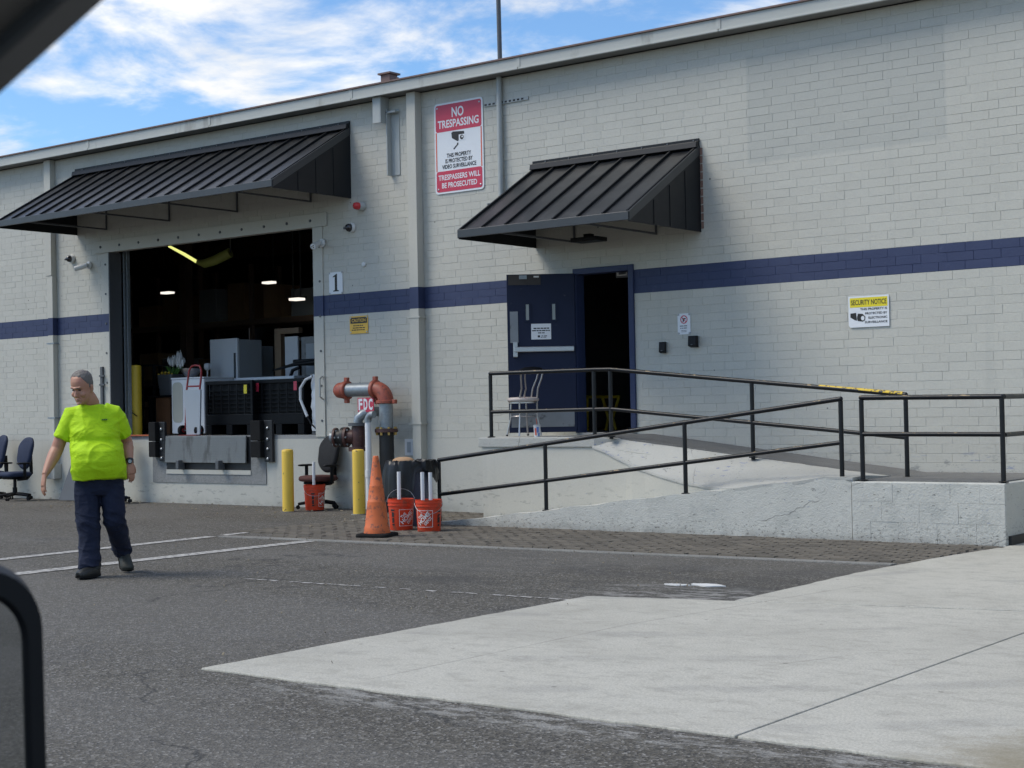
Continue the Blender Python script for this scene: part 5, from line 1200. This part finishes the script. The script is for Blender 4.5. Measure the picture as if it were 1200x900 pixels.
for yy_ in (1.6, 2.1):
    q = [at(352, 430, yy_), at(343, 434, yy_), at(338, 448, yy_)]
    b = MB(); b.tube([Vector((q[2].x,yy_,FZ+.18)), q[2], q[1], q[0]], .03, 8); b.build('upright', M_BLKPL, t, 50)
    b = MB(); b.tube([at(320, 434, yy_), at(345, 427, yy_), at(372, 424, yy_)], [.015,.03,.045], 8); b.build('arm', M_BLKPL, t, 50)
b = MB(); q = at(358, 424, 1.6); b.box(q.x-.35, q.x+.25, 1.64, 2.06, q.z-.05, q.z+.05); b.build('console', M_BLKPL, t, bevel=.02)
a = at(357, 470, .40)
t = thing('water_heater', 'white quilted appliance with a hose at the right dock jamb', 'appliance', (a.x+.3,.6,FZ))
b = MB(); rg = []
for z in range(15):
    zz = FZ + .05 + z*.062; s = 1 + .025*math.sin(z*2.3)
    rg.append([(a.x+.33+x*s+.012*mnoise.noise((x*9,y*9,zz*8)), .66+y*s+.012*mnoise.noise((x*9,y*7,zz*8)), zz) for x, y in rrect(.50,.50,.10,6)])
b.rings(rg); b.build('body', M_APPL, t, 60)
b = MB(); b.box(a.x+.1, a.x+.56, .45, .86, FZ, FZ+.05); b.build('base', M_STEELD, t)
q = lambda x, yv: at(x, yv, .33)
b = MB(); b.tube([q(366,441), q(358,445), q(352,455), q(352,468), q(356,478), q(360,488)], .022, 8); b.build('hose', M_PVC, t, 60)
b = MB(); b.tube([q(360,488.5), q(364,496), q(372,504), q(380,507)], .012, 8); b.build('cord', M_BLKPL, t, 60)
p = at(221, 437, 1.0); b = MB(); b.lathe([(.03,0),(.10,.03),(.16,.10),(.17,.16),(.16,.16),(.09,.05)], 22, (p.x,1.05,2.061)); tag(b.build('metal_bowl', M_CHROME, None, 60, loc=(p.x,1.05,2.061)), 'dull metal bowl resting on the white appliance', 'bowl')
p = at(243, 438, 1.7); t = thing('desk_lamp', 'small pale lamp standing on the long white freezer', 'lamp', (p.x,1.7,2.041)); b = MB(); b.lathe([(.06,0),(.06,.02),(.012,.03),(.012,.16)], 14, (p.x,1.7,2.041)); b.build('stand', M_PVC, t, 50); b = MB(); b.lathe([(.02,.16),(.055,.19),(.06,.27),(.03,.29)], 14, (p.x,1.7,2.041)); b.build('head', M_PVC, t, 50)
# racking deep inside, barely lit
t = thing('storage_rack', 'tall dim pallet rack deep inside the loading bay', 'rack', (-25.5, 6.4, FZ))
for x in (-28.4, -26.4, -24.4, -22.4):
    for y in (6.0, 6.8): b = MB(); b.box(x-.04, x+.04, y-.04, y+.04, FZ, 4.6); b.build('upright', M_INTST, t)
for z in (2.2, 3.4):
    for y in (6.0, 6.8): b = MB(); b.box(-28.4, -22.4, y-.06, y-.041, z-.1, z); b.build('beam', M_INTST, t)
    b = MB(); b.box(-28.35, -22.45, 6.02, 6.78, z+.001, z+.03); b.build('shelf', M_TAN, t)
rnd = random.Random(14)
for lv, z in enumerate((FZ, 2.231, 3.431)):
    for i, x in enumerate((-27.9, -27.1, -25.9, -25.0, -23.9, -23.0)):
        if rnd.random() < .75:
            w_, h_ = rnd.uniform(.25, .38), rnd.uniform(.4, .8); b = MB(); b.box(x-w_, x+w_, 6.1, 6.7, z, z+h_); o = b.build('carton', rnd.choice((M_CARDB, M_CARDB, M_APPLG)), None, bevel=.01, loc=(x, 6.4, z))
            tag(o, 'dim carton on the %s level of the deep rack, %s bay from the left' % (('floor', 'middle', 'top')[lv], ('first', 'second', 'third', 'fourth', 'fifth', 'sixth')[i]), 'carton', 'cartons on the deep rack')
# lights inside
def lamp(label, px, py, y, w=.32):
    p = at(px, py, y); t = thing('ceiling_lamp', label, 'lamp', p, 'lit lamps inside the warehouse')
    b = MB(); b.box(p.x-w/2, p.x+w/2, y-.1, y+.1, p.z-.028, p.z+.02); b.build('tube_light', M_LAMP, t)
    b = MB(); b.box(p.x-w/2-.03, p.x+w/2+.03, y-.12, y+.12, p.z+.021, p.z+.05); b.build('reflector', M_DARK, t)
    for s in (-1, 1): b = MB(); b.box(p.x+s*w*.4-.01, p.x+s*w*.4+.01, y-.01, y+.01, p.z+.051, 5.95); b.build('hanger', M_DARK, t)
lamp('left lit lamp in the dark dock interior', 196, 343, 9.0); lamp('middle lit lamp in the dark dock interior, the highest one', 316, 331, 9.0); lamp('right lit lamp in the dark dock interior by the jamb', 348, 350.5, 5.4, .26)
lamp('upper lit lamp seen through the entry doorway', 699, 354, 10.0, .36); lamp('lower lit lamp seen through the entry doorway', 687, 367, 10.0, .34)
t = thing('glow_duct', 'yellow green duct with an added glowing section under the dock ceiling', 'duct', at(215, 300, 2.0))
q = [at(198, 288.5, 2.0), at(216, 298, 2.0), at(231, 307, 2.0)]; b = MB(); b.tube(q, [.022,.03,.03], 10); b.build('lit_tube', M_DUCTGLOW, t, 60)  # glowing section added for the bright stretch of the duct
q2 = [at(231.3, 307, 2.0), at(240, 309, 2.05), at(252, 305, 2.1), at(270, 296, 2.2)]; b = MB(); b.tube(q2, [.045,.08,.09,.09], 12); b.build('soft_duct', M_HOSE, t, 60)
b = MB(); b.tube([q[0], Vector((q[0].x, 2.0, 5.95))], .01, 6); b.build('hanger', M_DARK, t); b = MB(); b.tube([q2[-1], Vector((q2[-1].x, 2.2, 5.95))], .01, 6); b.build('hanger', M_DARK, t)
# a yellow trestle just inside the entry
yv = 1.6
t = thing('trestle', 'yellow folding trestle standing inside the dark entry doorway', 'trestle', (at(702,480,yv).x, yv, FZ))
b = MB(); b.tube([at(684,465,yv), at(715,465,yv)], .022, 8); b.build('top_bar', M_YELLOWD, t)
for x0, x1 in ((706,713), (725,718)): b = MB(); e = at(x1,490,yv); b.tube([at(x0,466,yv), e, Vector((e.x+(.05 if x1>715 else -.05), yv, FZ+.0))], .022, 8); b.build('leg', M_YELLOWD, t)
b = MB(); b.tube([at(688,465,yv), Vector((at(688,465,yv).x, yv, FZ))], .02, 8); b.build('leg', M_YELLOWD, t); b = MB(); b.tube([at(714,465,yv), at(726,465,yv)], .022, 8); b.build('top_bar', M_YELLOWD, t)

# ------------------------------------------------------------------ walking man
def skin_mat():
    k = NT('skin')
    c = k.mix(k.noise(18, 4), (.38, .185, .115), (.47, .24, .155))
    c = k.mix(k.math('MULTIPLY', k.ramp(k.noise(9, 4, .6, None, 3), .45, .7), .5), c, (.40, .16, .11))
    k.bump(k.noise(120, 3), .12, .002); pass
    return k.fin(c, .5)
def cloth_mat(name, a, b_, rough, folds, weave=900, emit_=0):
    k = NT(name); c = k.mix(k.noise(7, 5, .6), a, b_)
    k.bump(k.math('ADD', k.math('MULTIPLY', k.noise(9, 4, .55, (1,1,1.8), 2, .6), 1.6), k.math('MULTIPLY', k.noise(weave, 2), .12)), folds, .02)
    return k.fin(c, rough, 0, .3)
M_SKIN = skin_mat()
M_SHIRT = cloth_mat('hi_vis_shirt_fabric', (.40, .66, .004), (.47, .72, .008), .7, .45)
M_TROU = cloth_mat('navy_work_trousers', (.008, .012, .030), (.020, .026, .052), .85, .6)
M_HAIR = mat('grey_hair', (.15, .135, .12), .7, 0, .35, 60, bump=.6, bs=300)
M_SHOE = mat('black_work_shoe', (.013, .014, .013), .45, 0, .3, 14)
M_SHOEG = mat('dark_green_grey_shoe', (.030, .034, .028), .7, 0, .3, 14)  # rear shoe, lighter and greener than the front one
M_WATCH = mat('watch_black', (.01, .01, .01), .35)
M_EYE = mat('eye_dark', (.03, .02, .018), .3)
M_LIP = mat('lip', (.27, .105, .085), .5)
M_BROW = mat('eyebrow_hair', (.09, .07, .055), .8)

bp = flo(118, 675); _r = Vector((bp.x-CC.x, bp.y-CC.y, 0)).normalized(); rzp = math.atan2(-_r.x, _r.y)      # local X = right as seen from the road, Y = away
L = lambda u, v, z: Vector((u, -v, z))
def remesh(name, mb, vox, smooth, fn=None, m=None, parent=None, mats=None):
    me = mb.mesh('tmp', M_SKIN, Vector((0,0,0))); ob = bpy.data.objects.new('tmp', me); COL.objects.link(ob)
    r = ob.modifiers.new('R', 'REMESH'); r.mode = 'VOXEL'; r.voxel_size = vox
    s = ob.modifiers.new('S', 'SMOOTH'); s.factor = .5; s.iterations = smooth
    dg = bpy.context.evaluated_depsgraph_get(); new = bpy.data.meshes.new_from_object(ob.evaluated_get(dg)); bpy.data.objects.remove(ob); bpy.data.meshes.remove(me)
    new.materials.clear()
    for q in (mats or [m]): new.materials.append(q)
    if fn:
        nn = [v.normal.copy() for v in new.vertices]
        for v, n in zip(new.vertices, nn): v.co = fn(v.co, n)
    new.polygons.foreach_set('use_smooth', [True]*len(new.polygons)); new.name = name
    o = bpy.data.objects.new(name, new); COL.objects.link(o)
    if parent: o.parent = parent
    return o
# head frame
yaw, pit = R_(38), R_(20)
hf = Vector((-math.sin(yaw), -math.cos(yaw), 0)); hl = Vector((math.cos(yaw), -math.sin(yaw), 0))     # forward; his left
hu = Vector((0,0,1)); hf2 = hf*math.cos(pit) - hu*math.sin(pit); hu2 = hu*math.cos(pit) + hf*math.sin(pit)
HO = L(-.100, .055, 1.508)                        # under the chin, on the head axis
def hp(x, y, z): return HO + hl*x + hf2*y + hu2*z
HS = [(-.008,.036,.078,.01),(.012,.054,.097,-.005),(.03,.064,.101,-.03),(.05,.070,.100,-.055),(.075,.073,.099,-.078),(.10,.071,.098,-.092),(.125,.074,.094,-.10),(.15,.0765,.098,-.104),(.175,.078,.097,-.106),(.20,.077,.090,-.104),(.225,.071,.074,-.094),(.245,.058,.052,-.075),(.262,.036,.024,-.046),(.269,.012,.0,-.02)]
def head_rings(off=0.0, lo=0, n=28):
    out = []
    for z, w, f_, b_ in HS[lo:]:
        ring = []
        for j in range(n):
            a = 2*PI*j/n; cx_, sy = math.cos(a), math.sin(a)
            e = .86; x = (w+off)*math.copysign(abs(cx_)**e, cx_); y = ((f_+off) if sy > 0 else -(b_-off))*math.copysign(abs(sy)**e, sy)
            ring.append(hp(x, y, z + (off if z > .2 else 0)))
        out.append(ring)
    return out
body = MB()
body.rings(head_rings())
body.tube([hp(0,.088,.135), hp(0,.104,.105), hp(0,.118,.083), hp(0,.104,.074)], [(.008,.009),(.012,.012),(.015,.017),(.011,.014)], 10, ref=hf2)     # nose
body.tube([hp(-.05,.088,.152), hp(0,.101,.148), hp(.05,.088,.152)], [.009,.011,.009], 8)                          # brow ridge
body.tube([hp(-.022,.096,.047), hp(0,.103,.046), hp(.022,.096,.047)], [.007,.009,.007], 8)                        # lips
body.tube([hp(-.02,.088,.012), hp(0,.097,.010), hp(.02,.088,.012)], [.012,.014,.012], 8)                          # chin
for s in (-1, 1):
    body.tube([hp(s*.074,-.008,.080), hp(s*.083,-.014,.100), hp(s*.088,-.018,.125), hp(s*.082,-.014,.142)], [(.008,.012),(.007,.017),(.007,.019),(.006,.012)], 8, ref=hl)   # ears
    body.sphere(hp(s*.045,.070,.085), .026, 10, 8)                                                                # cheeks
body.tube([hp(0,-.005,.06), hp(0,-.03,.01), L(-.068,-.005,1.49), L(-.06,-.01,1.43), L(-.055,0,1.38)], [(.070,.074),(.074,.078),(.080,.082),(.080,.085),(.08,.085)], 18, ref=(1,0,0))        # neck
body.tube([L(-.055,0,1.42), L(-.045,0,1.30), L(-.02,.03,1.10), L(0,.02,.92), L(0,0,.80)], [(.11,.06),(.15,.09),(.17,.13),(.17,.13),(.15,.11)], 20, ref=(1,0,0))
def arm(sh, el, wr, up=.060, lo=.054):
    body.tube([sh, sh.lerp(el,.35), sh.lerp(el,.75), el, el.lerp(wr,.25), el.lerp(wr,.65), wr], [up*.85, up*.95, up*.92, lo*1.02, lo*1.03, lo*.80, (.026,.034)], 16)
def hand(wr, d, n, s, curl):
    d = d.normalized(); n = (n - d*n.dot(d)).normalized(); s = d.cross(n).normalized()*s
    P = lambda a, b_, c: wr + d*a + s*b_ + n*c
    body.tube([P(-.02,0,0), P(.02,.002,.0), P(.06,.0,.003), P(.095,-.001,.006)], [(.028,.020),(.036,.018),(.043,.017),(.040,.013)], 14, ref=s)
    for b_, ln, a0 in ((.031,.078,.09), (.0105,.086,.094), (-.0105,.080,.092), (-.031,.062,.084)):
        c1, c2, c3 = curl*.5, curl*1.3, curl*1.9
        p0 = P(a0-.02, b_, .005); p1 = p0 + (d*math.cos(c1) + n*math.sin(c1))*(.02+ln*.45); p2 = p1 + (d*math.cos(c2) + n*math.sin(c2))*(ln*.32); p3 = p2 + (d*math.cos(c3) + n*math.sin(c3))*(ln*.24)
        body.tube([p0,p1,p2,p3], [.0095,.0092,.0085,.0068], 8)
    q0 = P(.005,.026,.006); q1 = P(.04,.050,.014); q2 = P(.072,.060,.024); q3 = P(.094,.060,.032)
    body.tube([q0,q1,q2,q3], [.015,.0125,.0105,.008], 8)
shR, elR, wrR = L(-.245,.0,1.375), L(-.345,-.01,1.10), L(-.445,.13,.885)
shL, elL, wrL = L(.155,-.01,1.385), L(.235,-.13,1.135), L(.255,.02,.965)
arm(shR, elR, wrR); arm(shL, elL, wrL)
hand(wrR, Vector((-.22,-.18,-.95)), Vector((.75,.30,-.1)), -1, .42)
hand(wrL, Vector((.18,-.10,-.97)), Vector((-.55,.75,.0)), 1, .50)
kR, aR = L(-.10,.08,.485), L(-.07,.10,.10); kL, aL = L(.115,.03,.49), L(.185,-.31,.20)
body.tube([L(-.09,0,.86), L(-.10,.05,.66), kR, kR.lerp(aR,.35), aR], [.10,.085,.06,.06,.04], 16); body.tube([L(.09,0,.86), L(.10,.03,.66), kL, kL.lerp(aL,.35), aL], [.10,.085,.06,.06,.04], 16)
body.tube([aR, L(-.055,.12,.055), L(-.12,.20,.045)], [.035,.028,.02], 12); body.tube([aL, L(.195,-.30,.16), L(.215,-.20,.06)], [.035,.028,.02], 12)
def face_fn(co, n):
    q = co - HO; x, y, z = q.dot(hl), q.dot(hf2), q.dot(hu2)
    if y > .03 and -.03 < z < .28 and abs(x) < .11:
        for s in (-1, 1):
            d2 = ((x-s*.031)/.019)**2 + ((z-.128)/.013)**2; co = co - hf2*(.010*math.exp(-d2))
            d2 = ((x-s*.03)/.012)**2 + ((z-.066)/.03)**2; co = co - hf2*(.003*math.exp(-d2))
        co = co - hf2*(.006*math.exp(-((z-.046)/.0035)**2 - (x/.026)**2)); co = co - hf2*(.004*math.exp(-((z-.027)/.008)**2 - (x/.03)**2))
    return co
MAN = remesh('person', body, .0042, 5, face_fn, M_SKIN)
tag(MAN, 'walking man in a bright yellow green t-shirt, navy trousers and dark shoes', 'person')
MAN.location = (bp.x, bp.y, 0); MAN.rotation_euler = (0, 0, rzp); MAN.scale = (1.035, 1.035, 1.035); ORG[MAN.name] = Vector((0,0,0))
# shirt
sh_ = MB()
S_ = [(1.462,-.066,.082,.088,.012),(1.452,-.064,.105,.096,.008),(1.435,-.058,.150,.105,.002),(1.41,-.052,.192,.114,.0),(1.39,-.048,.212,.125,.0),(1.33,-.042,.222,.142,.012),(1.25,-.036,.218,.158,.028),(1.17,-.028,.206,.168,.040),(1.08,-.014,.222,.210,.078),(.99,-.006,.229,.222,.086),(.92,-.002,.231,.215,.074),(.865,-.0,.229,.200,.056),(.838,-.0,.226,.192,.050)]
rg = []
for z, u, a, b_, v in S_:
    ring = []
    for j in range(40):
        t_ = 2*PI*j/40; e = .9; x = a*math.copysign(abs(math.cos(t_))**e, math.cos(t_)); y = b_*math.copysign(abs(math.sin(t_))**e, math.sin(t_))
        zz = z - (.012*math.sin(t_*2+.5) if z < .86 else 0) + (.018*abs(math.cos(t_)) if z > 1.45 else 0); ring.append(L(u+x, v - y, zz))
    rg.append(ring)
sh_.rings(rg)
sR, sL = L(-.302,.0,1.185), L(.213,-.085,1.205)
sh_.tube([L(-.15,0,1.405), L(-.205,.0,1.385), L(-.25,.0,1.30), sR], [(.07,.08),(.088,.095),(.084,.092),(.078,.086)], 22, ref=(1,0,0))
sh_.tube([L(.05,0,1.415), L(.12,-.01,1.395), L(.175,-.04,1.30), sL], [(.07,.08),(.088,.095),(.083,.092),(.077,.085)], 22, ref=(1,0,0))
def shirt_fn(co, n):
    x, y, z = co; front = max(0, -n.y)
    f_ = mnoise.noise((x*5 + z*4, y*5, z*7 - x*5))*.006
    rg_ = 1 - abs(mnoise.noise((x*3.2 + z*2.6, y*3, z*4.2 - x*3.4 + 5)))*2.2; f_ += .008*max(0, rg_)**3 - .002                      # drag folds
    rg_ = 1 - abs(mnoise.noise((x*6 - z*5, y*5, z*6 + x*4 + 9)))*2.4; f_ += .003*max(0, rg_)**3
    for cx_, cz_, s in ((.13,1.17,-1), (-.17,1.17,1)):                                                                            # folds radiating from the armpits
        dx_, dz_ = x-cx_, z-cz_; r = math.hypot(dx_, dz_); a = math.atan2(dz_, dx_*-s)
        f_ += .010*max(0, 1 - abs(mnoise.noise((x*5, y*5, z*15 + x*s*-9)))*2.6)**2*math.exp(-((r-.06)/.07)**2)
    for cx_ in (-.135, .06): f_ += .014*math.exp(-(((x-cx_)/.07)**2 + ((z-1.235)/.05)**2))*front                                  # chest
    f_ -= .010*math.exp(-((z-1.165)/.025)**2)*front*(1 if abs(x) < .2 else 0)
    return co + n*f_
SHIRT = remesh('shirt', sh_, .0065, 7, shirt_fn, M_SHIRT, MAN); ORG[SHIRT.name] = Vector((0,0,0))
b = MB(); b.tube([L(-.066,.012,1.458)+Vector((.078*math.cos(a), .086*math.sin(a), .016*abs(math.cos(a))-.002)) for a in [2*PI*i/28 for i in range(29)]], .008, 8, caps=False); b.build('collar', M_SHIRT, SHIRT, 60)
for k, (u0, u1) in enumerate(((.028,.038),(.042,.058),(.060,.075))):
    b = MB(); z = 1.345; vf = .146; b.box(u0, u1, -vf-.006, -vf+.04, z-.005, z+.006); b.build('chest_print', M_LEAF, SHIRT)
# trousers
tr = MB()
tr.rings([[L(u+a*math.cos(2*PI*j/32), v-b_*math.sin(2*PI*j/32), z) for j in range(32)] for z, u, a, b_, v in ((.90,0,.185,.145,.02),(.86,0,.198,.155,.02),(.80,0,.202,.155,.012),(.74,.0,.205,.150,.005),(.70,0,.19,.13,.005))])
tr.tube([L(-.10,.0,.80), L(-.102,.03,.66), L(-.098,.06,.55), L(-.095,.075,.47), L(-.088,.075,.36), L(-.090,.085,.22), L(-.088,.095,.12), L(-.085,.10,.085)], [(.108,.135),(.108,.125),(.102,.114),(.096,.106),(.090,.098),(.088,.094),(.091,.10),(.090,.10)], 24, ref=(1,0,0))
tr.tube([L(.10,.0,.80), L(.112,.03,.66), L(.118,.05,.56), L(.122,.04,.48), L(.140,-.06,.40), L(.160,-.18,.30), L(.178,-.262,.225), L(.186,-.300,.180)], [(.105,.13),(.102,.12),(.096,.108),(.092,.10),(.088,.095),(.084,.09),(.082,.088),(.080,.086)], 24, ref=(1,0,0))
def trou_fn(co, n):
    x, y, z = co
    f_ = mnoise.noise((x*6, y*6, z*5))*.009 + mnoise.noise((x*14, y*14, z*16))*.004
    k = math.exp(-((z-.48)/.09)**2) + 1.3*math.exp(-((z-.15)/.10)**2) + .6*math.exp(-((z-.74)/.06)**2)
    rg_ = max(0, 1 - abs(mnoise.noise((x*4.5 + z*2, y*4.5, z*13 + x*4)))*2.4)**2; f_ += .011*k*(rg_ - .35)
    rg_ = max(0, 1 - abs(mnoise.noise((x*8+4, y*8, z*3.2)))*2.4)**3; f_ += .006*rg_
    return co + n*f_
TR = remesh('trousers', tr, .0065, 4, trou_fn, M_TROU, MAN)
# hair: a shell that leaves the brow and face free
hr = MB(); rr = head_rings(.0035, 4); 
for i, ring in enumerate(rr):
    z = HS[i+4][0]
    for j, p in enumerate(ring):
        q = p - HO; y = q.dot(hf2); lim = .006 + max(0, z-.13)*.58 - (.014 if z > .235 else 0)
        if z < .12: lim = -.035
        if y > lim: ring[j] = p - hf2*(min(y-lim, .12)) - (hl*q.dot(hl)*.22 if z < .262 else hl*0) - hu2*(.012 if z > .2 else 0)
hr.rings(rr)
def hair_fn(co, n): return co + n*(mnoise.noise((co.x*70, co.y*70, co.z*35))*.005)
HAIR = remesh('hair', hr, .005, 2, hair_fn, M_HAIR, MAN)
for s in (-1, 1):
    b = MB(); b.sphere(hp(s*.031,.084,.127), .0105, 12, 8, (1.2,.8,.55)); b.build('eye', M_EYE, MAN, 180)
    b = MB(); b.tube([hp(s*.014,.103,.147), hp(s*.032,.100,.151), hp(s*.05,.087,.147)], [.004,.005,.003], 6); b.build('eyebrow', M_BROW, MAN, 180)
b = MB(); b.tube([hp(-.021,.0985,.0455), hp(0,.1035,.0445), hp(.021,.0985,.0455)], [.002,.0035,.002], 6); b.build('mouth', M_LIP, MAN, 180)
# shoes
def shoe(heel, ball, toe, m):
    heel, ball, toe = map(Vector, (heel, ball, toe)); mb = MB(); side = (toe-heel).cross(Vector((0,0,1))).normalized(); up = side.cross((toe-heel).normalized()).normalized()
    pts = [heel - (ball-heel).normalized()*.02, heel, heel.lerp(ball,.45), ball, ball.lerp(toe,.65), toe]
    wd = [.030,.044,.046,.056,.052,.028]; ht = [.04,.058,.062,.048,.04,.024]
    rg = []
    for p, w, h in zip(pts, wd, ht): rg.append([p + side*(w*math.copysign(abs(math.cos(2*PI*j/20))**.75, math.cos(2*PI*j/20))) + up*(h*(max(-.62, math.sin(2*PI*j/20))) ) for j in range(20)])
    mb.rings(rg); o = mb.build('shoe', m, MAN, 60)
    sb = MB(); sb.rings([[p + side*((w+.004)*math.cos(2*PI*j/20)) - up*(h*.62) + up*(.011*math.sin(2*PI*j/20)) for j in range(20)] for p, w, h in zip(pts, wd, ht)]); sb.build('sole', M_RUBBER, o, 60)
    ank = MB(); ank.tube([heel + up*.02 + (ball-heel)*.1, heel + up*.075 + (ball-heel)*.06, heel + up*.13 - (ball-heel)*.0], [(.046,.054),(.046,.05),(.046,.048)], 16); ank.build('shoe_collar', m, o, 60)
    for k in range(3):
        c = heel.lerp(ball, .45 + k*.17) + up*(.052 - k*.004); lb = MB(); lb.tube([c - side*.022, c + up*.004, c + side*.022], .003, 6); lb.build('lace', M_WATCH, o)
shoe(L(-.035,.10,.052), L(-.125,.205,.045), L(-.185,.275,.040), M_SHOE)
shoe(L(.190,-.335,.20), L(.222,-.20,.062), L(.240,-.135,.032), M_SHOEG)
# watch on his left wrist
d = (wrL - elL).normalized(); c = wrL - d*.018
b = MB(); b.tube([c - d*.013, c + d*.013], (.039), 20, caps=False); b.v = [Vector(p) for p in b.v]; W_ = b.build('watch_strap', M_WATCH, MAN, 60)
fd = Vector((.1,-1,.05)).normalized(); b = MB(); b.lathe([(.023,.030),(.023,.043),(.019,.045)], 18, c, fd); b.build('watch_case', M_WATCH, MAN, 50); b = MB(); b.lathe([(.0155,.0452),(.0155,.0462)], 16, c, fd); b.build('watch_dial', M_APPLG, MAN)

# ------------------------------------------------------------------ the vehicle the picture is taken from: door, pillar, side mirror
M_CARTRIM = mat('grey_pillar_trim', (.085, .078, .068), .6, 0, .15, 30)
M_CARDK = mat('dark_weatherstrip', (.012, .012, .013), .6)
M_CARFR = mat('charcoal_window_frame', (.050, .052, .052), .45)
M_CARBODY = mat('charcoal_car_paint', (.03, .032, .034), .3, 0, .08, spec=.7)
k = NT('mirror_glass'); k.b.inputs['Metallic'].default_value = 1.0; M_MIRROR = k.fin(k.mix(k.noise(3), (.50,.52,.52), (.54,.55,.55)), .015, 1.0)
CAR = thing('parked_vehicle', 'dark vehicle door pillar and side mirror at the left edge of the picture', 'vehicle', (-.6, -16.28, 0))
D0 = .62
def strip(name, e0, e1, m, d0=D0, th=.02):        # band between two image lines through the pillar, at arm's length
    b = MB(); P = [dep(*e0[0], d0), dep(*e0[1], d0), dep(*e1[1], d0), dep(*e1[0], d0)]; b.prism(P, -CFW*th); return b.build(name, m, CAR, bevel=.002)
ex = lambda p, q, t: (p[0]+(q[0]-p[0])*t, p[1]+(q[1]-p[1])*t)
def line(p, q): return [ex(p, q, -2.2), ex(p, q, 2.0)]
strip('window_frame', line((0,112), (124,0)), line((0,77), (86,0)), M_CARFR, D0, .03)
strip('weatherstrip', line((0,77), (86,0)), line((0,68), (76,0)), M_CARDK, D0-.004, .03)
strip('pillar_trim', line((0,68), (76,0)), line((0,-120), (-134,0)), M_CARTRIM, D0-.012, .05)
MC = dep(-105, 880, .95)                          # centre of the mirror
vdir = ray(20, 800).normalized(); rdir = Vector((.90, .40, -.11)).normalized(); mn = (rdir - vdir).normalized()
mu = (Vector((0,0,1)) - mn*mn.z).normalized(); ms = mu.cross(mn).normalized()
if ms.dot(CR) < 0: ms = -ms
MW, MHH = .178, .222
hs = rrect(MW, MHH, .042, 8); PT = lambda x, y, n: MC + ms*x + mu*y + mn*n
b = MB(); b.rings([[PT(x*s, y*s, n) for x, y in hs] for s, n in ((.80,.002),(.84,.012),(.95,.012),(1.0,.0),(1.0,-.03),(.93,-.07),(.70,-.10),(.3,-.11))], True); MH = b.build('mirror_housing', M_BLKPL, CAR, 50)
b = MB(); b.rings([[PT(x*s, y*s, n) for x, y in hs] for s, n in ((.83,.0062),(.83,.0072))], True); b.build('mirror_glass', M_MIRROR, MH)
b = MB(); b.tube([PT(-.05,-.05,-.06), Vector((-.80,-16.26,1.10)), Vector((-.80,-16.30,1.04))], [.03,.035,.04], 12); b.build('mirror_arm', M_BLKPL, MH, 60)
b = MB(); b.rings([[(x, -16.30 + yo, z) for yo, z in ((0,.32),(.05,.36),(.08,.6),(.05,.9),(.0,1.06),(-.06,1.06),(-.04,.32))] for x in (-1.15, .75)]); b.build('door', M_CARBODY, CAR, 40)
b = MB(); b.rings([[(x, -16.30 + yo, z) for yo, z in ((0,.40),(.05,.5),(.05,.9),(-.05,1.0),(-.5,1.02),(-.5,.40))] for x in (-2.2, -1.16)]); b.build('front_wing', M_CARBODY, CAR, 40)
b = MB(); b.tube([(-1.75,-16.60,.33), (-1.75,-16.30,.33)], .328, 28); wq = b.build('wheel', M_RUBBER, CAR, 40); b = MB(); b.tube([(-1.75,-16.30,.33), (-1.75,-16.285,.33)], .20, 24); b.build('rim', M_ALU, wq, 40)
